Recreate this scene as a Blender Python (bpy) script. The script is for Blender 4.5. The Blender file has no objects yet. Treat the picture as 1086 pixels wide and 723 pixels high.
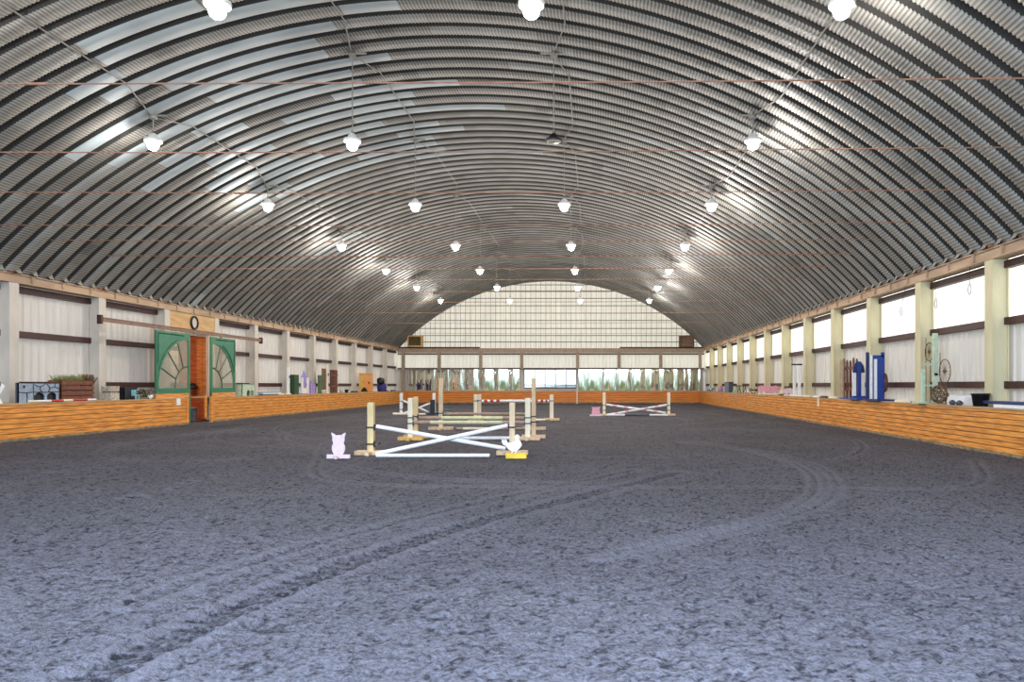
import bpy, math, random
import numpy as np
from mathutils import Vector, Matrix
random.seed(7); rng = np.random.default_rng(11)
PI = math.pi
sc = bpy.context.scene
COL = sc.collection
EYE = 1.50; F = 790.0; VX = 630.0; VY = 408.0
XL, XR = -15.87, 8.86          # column inner faces
BL, BR = -15.1, 8.50           # kickboard faces
YB = 60.6                      # end wall
Y0 = -5.0
CX = -3.5; RAD = 16.9; CZ = EYE + 8.44 - RAD
BAY = 3.66; C0 = 16.73
LEDGE = 1.02

def gx(px, y): return (px - VX) * y / F          # x of a pixel column at depth y
def gy(py): return EYE * F / (py - VY)           # depth of a floor pixel row
def side_y(px, X): return F * X / (px - VX)      # depth on a side plane

# ------------------------------------------------------------------ materials
def nn(t, kind, **kw):
    n = t.nodes.new(kind)
    for k, v in kw.items(): setattr(n, k, v)
    return n
def srgb(r, g, b):
    f = lambda c: (c/255/12.92) if c/255 <= 0.04045 else ((c/255+0.055)/1.055)**2.4
    return (f(r), f(g), f(b), 1)
_M = {}
def mat(name, col, rough=0.7, metal=0.0, var=0.12, scale=6.0, stretch=(1,1,1), bump=0.0, col2=None, detail=4.0, emit=None, estr=0.0):
    if name in _M: return _M[name]
    m = bpy.data.materials.new(name); m.use_nodes = True
    t = m.node_tree; b = t.nodes['Principled BSDF']
    b.inputs['Roughness'].default_value = rough; b.inputs['Metallic'].default_value = metal
    tc = nn(t, 'ShaderNodeTexCoord'); mp = nn(t, 'ShaderNodeMapping')
    mp.inputs['Scale'].default_value = stretch
    t.links.new(tc.outputs['Object'], mp.inputs['Vector'])
    no = nn(t, 'ShaderNodeTexNoise'); no.inputs['Scale'].default_value = scale; no.inputs['Detail'].default_value = detail
    t.links.new(mp.outputs[0], no.inputs['Vector'])
    rp = nn(t, 'ShaderNodeValToRGB')
    c = col; d = col2 or tuple(min(1, x*(1-2*var)) for x in col[:3]) + (1,)
    u = tuple(min(1, x*(1+var)) for x in col[:3]) + (1,)
    rp.color_ramp.elements[0].position = 0.3; rp.color_ramp.elements[0].color = d
    rp.color_ramp.elements[1].position = 0.7; rp.color_ramp.elements[1].color = u
    t.links.new(no.outputs[0], rp.inputs[0]); t.links.new(rp.outputs[0], b.inputs['Base Color'])
    if bump:
        bp = nn(t, 'ShaderNodeBump'); bp.inputs['Strength'].default_value = bump; bp.inputs['Distance'].default_value = 0.02
        t.links.new(no.outputs[0], bp.inputs['Height']); t.links.new(bp.outputs[0], b.inputs['Normal'])
    if emit:
        b.inputs['Emission Color'].default_value = emit; b.inputs['Emission Strength'].default_value = estr
    _M[name] = m; return m

def translucent(name, col, trans, mix=0.5, rib=None):
    m = bpy.data.materials.new(name); m.use_nodes = True; t = m.node_tree; t.nodes.clear()
    o = nn(t, 'ShaderNodeOutputMaterial'); mx = nn(t, 'ShaderNodeMixShader'); mx.inputs[0].default_value = mix
    d = nn(t, 'ShaderNodeBsdfDiffuse'); tr = nn(t, 'ShaderNodeBsdfTranslucent')
    tc = nn(t, 'ShaderNodeTexCoord'); mp = nn(t, 'ShaderNodeMapping'); mp.inputs['Scale'].default_value = (1, 1, 0.12)
    no = nn(t, 'ShaderNodeTexNoise'); no.inputs['Scale'].default_value = 5
    t.links.new(tc.outputs['Object'], mp.inputs[0]); t.links.new(mp.outputs[0], no.inputs['Vector'])
    for sh, c in ((d, col), (tr, trans)):
        r = nn(t, 'ShaderNodeValToRGB')
        r.color_ramp.elements[0].position = .3; r.color_ramp.elements[1].position = .7
        r.color_ramp.elements[0].color = tuple(x*.88 for x in c[:3]) + (1,); r.color_ramp.elements[1].color = c
        t.links.new(no.outputs[0], r.inputs[0]); t.links.new(r.outputs[0], sh.inputs['Color'])
    t.links.new(d.outputs[0], mx.inputs[1]); t.links.new(tr.outputs[0], mx.inputs[2]); t.links.new(mx.outputs[0], o.inputs[0])
    return m

M = {}
M['pine'] = mat('pine_boards', srgb(232,158,68), .5, 0, .2, 3.0, (0.6,0.6,9), .15, col2=srgb(184,106,34))
M['groove'] = mat('groove_shadow', srgb(110,58,18), .8, 0, .2, 5)
M['columnR'] = mat('column_window_lit', srgb(214,203,164), .75, 0, .07, 2.5, (1,1,.4))  # yellow window light painted into the right column colour
M['pine_b'] = mat('pine_boards_back', srgb(214,130,40), .5, 0, .2, 2.2, (0.5,1,9), .15, col2=srgb(190,104,28))
M['ledge'] = mat('ledge_boards', srgb(190,160,118), .7, 0, .15, 3, (1,.3,1))
M['dirtskirt'] = mat('dusty_board', srgb(150,128,92), .9, 0, .3, 4, (1,1,3))
M['column'] = mat('column_paint', srgb(206,196,182), .75, 0, .07, 2.5, (1,1,.4))
M['beam'] = mat('beam_paint', srgb(184,154,124), .7, 0, .14, 3, (1,.3,1))
M['girt'] = mat('girt_red_brown', srgb(66,30,24), .6, 0, .15, 4)
M['girtback'] = mat('beam_taupe', srgb(160,138,116), .7, 0, .1, 4)
M['dark'] = mat('dark_steel', srgb(42,36,34), .5, .3, .15, 8)
M['rust'] = mat('rusty_rod', srgb(158,114,90), .8, 0, .15, 6)
M['conduit'] = mat('conduit_grey', srgb(150,148,138), .6, .1, .1, 6)
M['white'] = mat('white_paint', srgb(240,238,234), .5, 0, .05, 10)
M['wood'] = mat('pale_timber', srgb(228,202,160), .6, 0, .12, 9, (1,1,.15))
M['woody'] = mat('yellow_timber', srgb(226,200,144), .6, 0, .12, 9, (1,1,.15))
M['woodp'] = mat('cream_timber', srgb(244,230,200), .6, 0, .08, 9, (1,1,.15))
M['foot'] = mat('foot_timber', srgb(224,190,150), .7, 0, .15, 9)
M['footo'] = mat('foot_orange_timber', srgb(226,176,96), .7, 0, .15, 9)
M['cup'] = mat('black_iron', srgb(24,22,24), .4, .5, .1, 10)
M['polecream'] = mat('pole_cream', srgb(214,208,160), .6, 0, .08, 9)
M['poletan'] = mat('pole_brown', srgb(168,140,118), .6, 0, .12, 9)
M['green'] = mat('door_green', srgb(44,118,84), .5, 0, .08, 5)
M['greend'] = mat('door_green_dark', srgb(24,76,54), .5, 0, .08, 5)
M['orange'] = mat('orange_siding', srgb(220,132,60), .55, 0, .2, 3, (1,1,10), .1)
M['redpl'] = mat('red_siding', srgb(196,98,48), .55, 0, .25, 3, (1,1,10), .1)
M['ply'] = mat('plywood', srgb(206,164,108), .65, 0, .12, 3, (1,.5,3))
M['yellow'] = mat('yellow_paint', srgb(244,204,50), .5, 0, .1, 8)
M['pink'] = mat('pale_pink_paint', srgb(232,206,216), .6, 0, .05, 10)
M['pinkd'] = mat('pink_paint', srgb(236,170,184), .6, 0, .12, 14)
M['red'] = mat('red_paint', srgb(196,44,40), .5, 0, .1, 8)
M['blue'] = mat('royal_blue_paint', srgb(32,64,146), .5, 0, .12, 8)
M['navy'] = mat('navy_paint', srgb(28,44,96), .5, 0, .12, 8)
M['mint'] = mat('mint_paint', srgb(190,206,178), .6, 0, .1, 9)
M['purple'] = mat('lilac_paint', srgb(160,140,206), .6, 0, .08, 9)
M['dgreen'] = mat('dark_green_paint', srgb(34,72,36), .6, 0, .15, 9)
M['ogreen'] = mat('olive_green_paint', srgb(76,98,60), .6, 0, .12, 9)
M['brown'] = mat('brown_stain', srgb(120,66,44), .65, 0, .2, 6, (1,1,1))
M['brownd'] = mat('dark_brown_stain', srgb(92,50,38), .65, 0, .2, 6)
M['stone'] = mat('stone_grey_paint', srgb(150,162,176), .7, 0, .12, 7)
M['black'] = mat('black_plastic', srgb(20,20,24), .45, 0, .1, 8)
M['slate'] = mat('slate_plastic', srgb(70,72,88), .5, 0, .1, 8)
M['aqua'] = mat('aqua_plastic', srgb(150,206,204), .5, 0, .1, 8)
M['grass'] = mat('dry_grass', srgb(150,156,92), .8, 0, .3, 12)
M['rope'] = mat('wire_grey', srgb(60,52,40), .6, .2, .1, 9)
M['vine'] = mat('brown_vine', srgb(120,92,64), .8, 0, .25, 12)
M['skin'] = mat('peach_plastic', srgb(214,160,130), .6, 0, .1, 9)
M['wallL'] = translucent('wall_sheet_left', srgb(216,206,196), srgb(215,205,190), .25)
M['wallR'] = translucent('wall_sheet_right_low', srgb(222,216,206), srgb(215,205,190), .10)
M['glow'] = translucent('wall_sheet_skylight', srgb(245,240,225), srgb(255,252,240), .7)
M['gable'] = translucent('gable_sheet', srgb(238,230,220), srgb(250,236,220), .52)
M['blossom'] = mat('shrub_leaf', srgb(150,170,110), .8, 0, .35, 2)
M['lens'] = mat('lamp_lens', (1,1,1,1), .5, 0, 0, 5, emit=(1,.98,1,1), estr=26)
M['lensoff'] = mat('lamp_lens_unlit', srgb(205,196,180), .4, 0, .05, 5)

def mirror_mat():
    m = bpy.data.materials.new('wavy_mirror'); m.use_nodes = True; t = m.node_tree; b = t.nodes['Principled BSDF']
    b.inputs['Metallic'].default_value = 1; b.inputs['Roughness'].default_value = .04
    b.inputs['Base Color'].default_value = (.80,.84,.76,1)
    tc = nn(t,'ShaderNodeTexCoord'); mp = nn(t,'ShaderNodeMapping'); mp.inputs['Scale'].default_value = (1,1,.12)
    no = nn(t,'ShaderNodeTexNoise'); no.inputs['Scale'].default_value = 2.4; no.inputs['Detail'].default_value = 1.5
    t.links.new(tc.outputs['Object'], mp.inputs[0]); t.links.new(mp.outputs[0], no.inputs['Vector'])
    bp = nn(t,'ShaderNodeBump'); bp.inputs['Strength'].default_value = 1; bp.inputs['Distance'].default_value = .035
    t.links.new(no.outputs[0], bp.inputs['Height']); t.links.new(bp.outputs[0], b.inputs['Normal'])
    return m
M['mirror'] = mirror_mat()
def glass_mat():
    m = bpy.data.materials.new('door_glass'); m.use_nodes = True; b = m.node_tree.nodes['Principled BSDF']
    b.inputs['Base Color'].default_value = srgb(176,172,150); b.inputs['Roughness'].default_value = .12
    b.inputs['Alpha'].default_value = .45; return m
M['glass'] = glass_mat()
def clear_mat():
    m = bpy.data.materials.new('window_glass'); m.use_nodes = True; b = m.node_tree.nodes['Principled BSDF']
    b.inputs['Base Color'].default_value = (1,1,1,1); b.inputs['Roughness'].default_value = .02
    b.inputs['Alpha'].default_value = .12; return m
M['clear'] = clear_mat()

def roof_mat():
    m = bpy.data.materials.new('galvanised_roof'); m.use_nodes = True; t = m.node_tree; b = t.nodes['Principled BSDF']
    a = nn(t,'ShaderNodeAttribute'); a.attribute_name = 'panel'
    r = nn(t,'ShaderNodeValToRGB'); e = r.color_ramp.elements
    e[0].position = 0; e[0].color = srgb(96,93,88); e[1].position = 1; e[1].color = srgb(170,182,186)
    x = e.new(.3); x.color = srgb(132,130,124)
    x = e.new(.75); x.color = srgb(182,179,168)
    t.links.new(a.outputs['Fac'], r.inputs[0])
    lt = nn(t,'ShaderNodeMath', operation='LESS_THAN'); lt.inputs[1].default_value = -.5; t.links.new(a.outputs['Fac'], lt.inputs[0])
    mm = nn(t,'ShaderNodeMix', data_type='RGBA'); t.links.new(lt.outputs[0], mm.inputs[0]); t.links.new(r.outputs[0], mm.inputs[6]); mm.inputs[7].default_value = srgb(58,57,54)  # dark tone for rib recesses: shade put into the colour
    tc = nn(t,'ShaderNodeTexCoord'); no = nn(t,'ShaderNodeTexNoise'); no.inputs['Scale'].default_value = 1.1; no.inputs['Detail'].default_value = 5
    t.links.new(tc.outputs['Object'], no.inputs['Vector'])
    mr = nn(t,'ShaderNodeMapRange'); mr.inputs[1].default_value = .3; mr.inputs[2].default_value = .7; mr.inputs[3].default_value = .82; mr.inputs[4].default_value = 1.08
    t.links.new(no.outputs[0], mr.inputs[0])
    mu = nn(t,'ShaderNodeVectorMath', operation='SCALE'); t.links.new(mm.outputs[2], mu.inputs[0]); t.links.new(mr.outputs[0], mu.inputs['Scale'])
    t.links.new(mu.outputs[0], b.inputs['Base Color'])
    b.inputs['Metallic'].default_value = 0; b.inputs['Roughness'].default_value = .55; b.inputs['Specular IOR Level'].default_value = .3
    return m
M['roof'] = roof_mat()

def floor_mat():
    m = bpy.data.materials.new('arena_footing'); m.use_nodes = True; t = m.node_tree; b = t.nodes['Principled BSDF']
    tc = nn(t,'ShaderNodeTexCoord')
    n1 = nn(t,'ShaderNodeTexNoise'); n1.inputs['Scale'].default_value = 34; n1.inputs['Detail'].default_value = 4; n1.inputs['Roughness'].default_value = .65
    n2 = nn(t,'ShaderNodeTexNoise'); n2.inputs['Scale'].default_value = .35; n2.inputs['Detail'].default_value = 4
    n3 = nn(t,'ShaderNodeTexNoise'); n3.inputs['Scale'].default_value = 24; n3.inputs['Detail'].default_value = 3
    for n in (n1,n2,n3): t.links.new(tc.outputs['Object'], n.inputs['Vector'])
    r = nn(t,'ShaderNodeValToRGB'); e = r.color_ramp.elements
    e[0].position = .24; e[0].color = srgb(40,37,40); e[1].position = .55; e[1].color = srgb(98,94,98)
    at = nn(t,'ShaderNodeAttribute'); at.attribute_name = 'relief_shade'
    sb = nn(t,'ShaderNodeMath', operation='MULTIPLY_ADD'); t.links.new(at.outputs['Fac'], sb.inputs[0]); sb.inputs[1].default_value = -.30; t.links.new(n1.outputs[0], sb.inputs[2])
    t.links.new(sb.outputs[0], r.inputs[0])
    mr = nn(t,'ShaderNodeMapRange'); mr.inputs[1].default_value=.3; mr.inputs[2].default_value=.7; mr.inputs[3].default_value=.84; mr.inputs[4].default_value=1.12
    t.links.new(n2.outputs[0], mr.inputs[0])
    mu = nn(t,'ShaderNodeVectorMath', operation='SCALE'); t.links.new(r.outputs[0], mu.inputs[0]); t.links.new(mr.outputs[0], mu.inputs['Scale'])
    t.links.new(mu.outputs[0], b.inputs['Base Color'])
    b.inputs['Roughness'].default_value = .95; b.inputs['Specular IOR Level'].default_value = .15
    ad = nn(t,'ShaderNodeMath', operation='ADD'); t.links.new(n1.outputs[0], ad.inputs[0]); t.links.new(n3.outputs[0], ad.inputs[1])
    bp = nn(t,'ShaderNodeBump'); bp.inputs['Strength'].default_value=.8; bp.inputs['Distance'].default_value=.03
    t.links.new(ad.outputs[0], bp.inputs['Height']); t.links.new(bp.outputs[0], b.inputs['Normal'])
    return m
M['floor'] = floor_mat()

# ------------------------------------------------------------------ builders
def tag(o, label=None, cat=None, group=None, kind=None):
    if label: o['label'] = label
    if cat: o['category'] = cat
    if group: o['group'] = group
    if kind: o['kind'] = kind
    return o
class MB:
    def __init__(s): s.v = []; s.f = []
    def add(s, vs, fs, mx=None):
        k = len(s.v)
        for p in vs: s.v.append(tuple(mx @ Vector(p)) if mx is not None else tuple(p))
        for f in fs: s.f.append([i + k for i in f])
        return s
    def box(s, x0, x1, y0, y1, z0, z1, mx=None, c=0.0):
        if c:   # chamfer the vertical edges and the top a little
            pts = [(x0+c,y0),(x1-c,y0),(x1,y0+c),(x1,y1-c),(x1-c,y1),(x0+c,y1),(x0,y1-c),(x0,y0+c)]
            vs = [(a,b,z0) for a,b in pts]+[(a,b,z1-c) for a,b in pts]
            mxx, my = (x0+x1)/2, (y0+y1)/2
            vs += [(a+(c if a<mxx else -c)*.7, b+(c if b<my else -c)*.7, z1) for a,b in pts]
            fs = [list(range(7,-1,-1)), list(range(16,24))]
            for L in (0,8):
                for i in range(8): fs.append([L+i, L+(i+1)%8, L+8+(i+1)%8, L+8+i])
            return s.add(vs, fs, mx)
        vs = [(x0,y0,z0),(x1,y0,z0),(x1,y1,z0),(x0,y1,z0),(x0,y0,z1),(x1,y0,z1),(x1,y1,z1),(x0,y1,z1)]
        return s.add(vs, [(0,3,2,1),(4,5,6,7),(0,1,5,4),(1,2,6,5),(2,3,7,6),(3,0,4,7)], mx)
    def tube(s, pts, r, n=8, cap=True):
        pts = [Vector(p) for p in pts]; rs = r if isinstance(r, (list, tuple)) else [r]*len(pts)
        k = len(s.v); prev = None
        for i, p in enumerate(pts):
            d = (pts[min(i+1,len(pts)-1)] - pts[max(i-1,0)]).normalized()
            if prev is None:
                a = Vector((0,0,1)) if abs(d.z) < .9 else Vector((1,0,0)); u = d.cross(a).normalized()
            else: u = (prev - d*prev.dot(d)).normalized()
            prev = u; w = d.cross(u)
            for j in range(n):
                t = 2*PI*j/n; s.v.append(tuple(p + (u*math.cos(t)+w*math.sin(t))*rs[i]))
        for i in range(len(pts)-1):
            for j in range(n): s.f.append([k+i*n+j, k+i*n+(j+1)%n, k+(i+1)*n+(j+1)%n, k+(i+1)*n+j])
        if cap: s.f.append([k+j for j in range(n-1,-1,-1)]); s.f.append([k+(len(pts)-1)*n+j for j in range(n)])
        return s
    def lathe(s, prof, n=16, c=(0,0,0), cap0=True, cap1=True):
        k = len(s.v)
        for r, z in prof:
            for j in range(n):
                t = 2*PI*j/n; s.v.append((c[0]+r*math.cos(t), c[1]+r*math.sin(t), c[2]+z))
        for i in range(len(prof)-1):
            for j in range(n): s.f.append([k+i*n+j, k+i*n+(j+1)%n, k+(i+1)*n+(j+1)%n, k+(i+1)*n+j])
        if cap0: s.f.append([k+j for j in range(n-1,-1,-1)])
        if cap1: s.f.append([k+(len(prof)-1)*n+j for j in range(n)])
        return s
    def prism(s, pts, t0, t1, plane='xz'):
        """outline pts (a,b) extruded from t0 to t1 along the third axis; holes are not needed"""
        n = len(pts)
        g = (lambda a,b,t: (a,t,b)) if plane == 'xz' else ((lambda a,b,t: (t,a,b)) if plane == 'yz' else (lambda a,b,t: (a,b,t)))
        vs = [g(a,b,t0) for a,b in pts] + [g(a,b,t1) for a,b in pts]
        return s.add(vs, [list(range(n)), list(range(2*n-1,n-1,-1))] + [[i+n,(i+1)%n+n,(i+1)%n,i] for i in range(n)])
    def build(s, name, m, parent=None, smooth=False):
        me = bpy.data.meshes.new(name); me.from_pydata(s.v, [], s.f); me.validate(); 
        import bmesh
        if len(s.v) < 60000:
            bm = bmesh.new(); bm.from_mesh(me); bmesh.ops.recalc_face_normals(bm, faces=bm.faces)
            ng = [f for f in bm.faces if len(f.verts) > 4]
            if ng: bmesh.ops.triangulate(bm, faces=ng)
            bm.to_mesh(me); bm.free()
        me.materials.append(m)
        if smooth: me.polygons.foreach_set('use_smooth', [True]*len(me.polygons))
        o = bpy.data.objects.new(name, me); COL.objects.link(o)
        if parent is not None: o.parent = parent
        return o
def empty(name, loc=(0,0,0), rz=0, **kw):
    o = bpy.data.objects.new(name, None); COL.objects.link(o); o.location = loc; o.rotation_euler = (0,0,rz)
    o.empty_display_size = .2
    tag(o, **kw); return o
def copy_tree(o, parent=None):
    c = o.copy(); COL.objects.link(c)
    if parent is not None: c.parent = parent
    for ch in [q for q in bpy.data.objects if q.parent == o]: copy_tree(ch, c)
    return c
def struct(name, mb, m, parent=None, label=None, cat=None):
    o = mb.build(name, m, parent)
    o['kind'] = 'structure'
    if parent is None: tag(o, label, cat)
    return o

# ------------------------------------------------------------------ floor
def vnoise(x, y, s, seed):
    g = np.random.default_rng(seed).random((256,256))
    u = x/s; v = y/s; i = np.floor(u).astype(int); j = np.floor(v).astype(int); a = u-i; b = v-j
    a = a*a*(3-2*a); b = b*b*(3-2*b)
    G = lambda p,q: g[p % 256, q % 256]
    return G(i,j)*(1-a)*(1-b)+G(i+1,j)*a*(1-b)+G(i,j+1)*(1-a)*b+G(i+1,j+1)*a*b - .5
def polydist(X, Y, pts):
    P = np.array(pts, float)
    # Catmull-Rom resample
    out = []
    Q = np.vstack([2*P[0]-P[1], P, 2*P[-1]-P[-2]])
    for k in range(1, len(Q)-2):
        for t in np.linspace(0, 1, 24, endpoint=False):
            out.append(.5*((2*Q[k])+(-Q[k-1]+Q[k+1])*t+(2*Q[k-1]-5*Q[k]+4*Q[k+1]-Q[k+2])*t*t+(-Q[k-1]+3*Q[k]-3*Q[k+1]+Q[k+2])*t**3))
    out = np.array(out+[P[-1]]); seg = out[1:]-out[:-1]; L = np.concatenate([[0], np.cumsum(np.hypot(seg[:,0], seg[:,1]))])
    best = np.full(X.shape, 9.); along = np.zeros(X.shape); sgn = np.zeros(X.shape)
    for k in range(len(seg)):
        a = out[k]; s = seg[k]; l2 = s@s+1e-12
        w = np.abs(Y-(a[1]+s[1]/2)) < abs(s[1])/2+1.0
        w &= np.abs(X-(a[0]+s[0]/2)) < abs(s[0])/2+1.0
        if not w.any(): continue
        dx = X[w]-a[0]; dy = Y[w]-a[1]; t = np.clip((dx*s[0]+dy*s[1])/l2, 0, 1)
        d = np.hypot(dx-t*s[0], dy-t*s[1]); c = best[w]; m = d < c
        c[m] = d[m]; best[w] = c
        c = along[w]; c[m] = (L[k]+t*math.sqrt(l2))[m]; along[w] = c
        c = sgn[w]; c[m] = np.sign(s[0]*dy-s[1]*dx)[m]; sgn[w] = c
    return best*np.where(sgn == 0, 1, sgn), along
def make_floor():
    ys = [Y0-3]
    while ys[-1] < 3.4: ys.append(ys[-1]+.25)
    while ys[-1] < YB+.3:
        y = ys[-1]; ys.append(y + (.024 if y < 12 else min(.11, .024+(y-12)*.004)))
    ys = np.array(ys); xs = np.linspace(BL-.9, BR+.9, 900)
    X, Y = np.meshgrid(xs, ys)
    Z = -.012 + vnoise(X,Y,1.3,1)*.022 + vnoise(X,Y,.34,2)*.014
    fine = vnoise(X,Y,.085,3)*.015 + vnoise(X+.3*vnoise(X,Y,.2,8),Y,.045,4)*.013
    pit = np.clip(vnoise(X,Y,.055,5)-.2, 0, 1)*-.045*(.5+vnoise(X,Y,.5,9)+.5)
    fine += vnoise(X+5,Y,.03,14)*.012 + vnoise(X,Y+3,.055,15)*.012
    amp = np.clip(1.15-(Y-4)*.02, .5, 1.15)
    flat = np.ones_like(X)
    T = np.zeros_like(X)
    # tyre tracks with tread blocks
    def track(pts, width, tread, depth, smooth=.7):
        nonlocal Z, flat, T
        d, al = polydist(X, Y, pts); ad = np.abs(d)
        m = np.clip((width-ad)/.06, 0, 1)
        if tread:
            tr = np.where(np.mod(al/.16 + ad*2.2, 1) < .42, 1, 0) * (ad > .03)
            T -= m*tr*depth
        T -= m*depth*.25
        T += depth*.9*np.exp(-((ad-width-.03)/.05)**2)
        flat = flat*(1-m*smooth)
    tp = [(gx(30,gy(745)),gy(745)),(gx(120,gy(707)),gy(707)),(gx(230,gy(655)),gy(655)),(gx(330,gy(612)),gy(612)),(gx(450,gy(570)),gy(570)),(gx(540,gy(545)),gy(545)),(gx(640,gy(520)),gy(520)),(gx(720,gy(500)),gy(500))]
    track(tp, .17, True, .026)
    track([(a-.75,b+.35) for a,b in tp[2:]], .10, True, .014, .4)
    t2 = [(gx(a,gy(b)),gy(b)) for a,b in ((640,590),(691,577),(741,566),(822,545),(855,530),(866,515),(858,500),(835,489),(790,477),(720,468))]
    track(t2, .05, False, .028, .4); track([(a+.35,b+.12) for a,b in t2], .05, False, .016, .3)
    # faint harrow arcs farther away
    R = np.random.default_rng(4)
    for k in range(34):
        cx = R.uniform(-11,4); cy = R.uniform(15,40); r = R.uniform(2.5,8); a0 = R.uniform(0,2*PI); sp = R.uniform(1.0,2.6); el = R.uniform(1,2.0)
        pts = [(cx+r*math.cos(a0+sp*t), cy+el*r*math.sin(a0+sp*t)) for t in np.linspace(0,1,6)]
        pts = [(min(max(a,BL+.5),BR-.5), min(max(b,11),58)) for a,b in pts]
        track(pts, .07, False, .016, .2)
    # hoof prints on the left
    for k in range(150):
        if k < 110: hx = R.uniform(-14.8,-5.5); hy = R.uniform(10,25)
        else: hx = R.uniform(-14,7); hy = R.uniform(12,50)
        w = (np.abs(X-hx) < .3) & (np.abs(Y-hy) < .3)
        d = np.hypot((X[w]-hx), (Y[w]-hy)*.8)
        T[w] += -.04*np.exp(-(d/.07)**2)+.014*np.exp(-((d-.13)/.04)**2)
    relief_shade = np.clip((-(vnoise(X,Y,.046,31)*.8+vnoise(X+2,Y,.03,32))*(.35+.65*flat)-.10)/.5, 0, .75) + np.clip(-T/.022, -.45, .8)  # painted shade: dark pit speckle, tracks and prints, lighter ridges
    Z = Z + T + (fine+pit)*amp*flat
    e = np.minimum(X-(BL-.05), (BR+.05)-X); e = np.maximum(np.minimum(e, YB-Y), 0)
    Z += np.clip(.55-e, 0, .55)**2*.22
    ny, nx = X.shape
    co = np.stack([X,Y,Z],-1).reshape(-1,3).astype(np.float32)
    idx = np.arange(nx*ny).reshape(ny,nx)
    q = np.stack([idx[:-1,:-1],idx[:-1,1:],idx[1:,1:],idx[1:,:-1]],-1).reshape(-1,4)
    me = bpy.data.meshes.new('floor'); me.vertices.add(len(co)); me.vertices.foreach_set('co', co.ravel())
    me.loops.add(q.size); me.loops.foreach_set('vertex_index', q.ravel().astype(np.int32))
    me.polygons.add(len(q)); me.polygons.foreach_set('loop_start', np.arange(0,q.size,4,dtype=np.int32))
    me.polygons.foreach_set('use_smooth', np.ones(len(q),bool))
    me.update(calc_edges=True); me.materials.append(M['floor'])
    at = me.attributes.new('relief_shade','FLOAT','POINT'); at.data.foreach_set('value', relief_shade.astype(np.float32).ravel())
    o = bpy.data.objects.new('floor', me); COL.objects.link(o)
    tag(o, 'dark grey rubber and sand riding arena footing with tyre tracks', 'floor', kind='structure')
make_floor()

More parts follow.
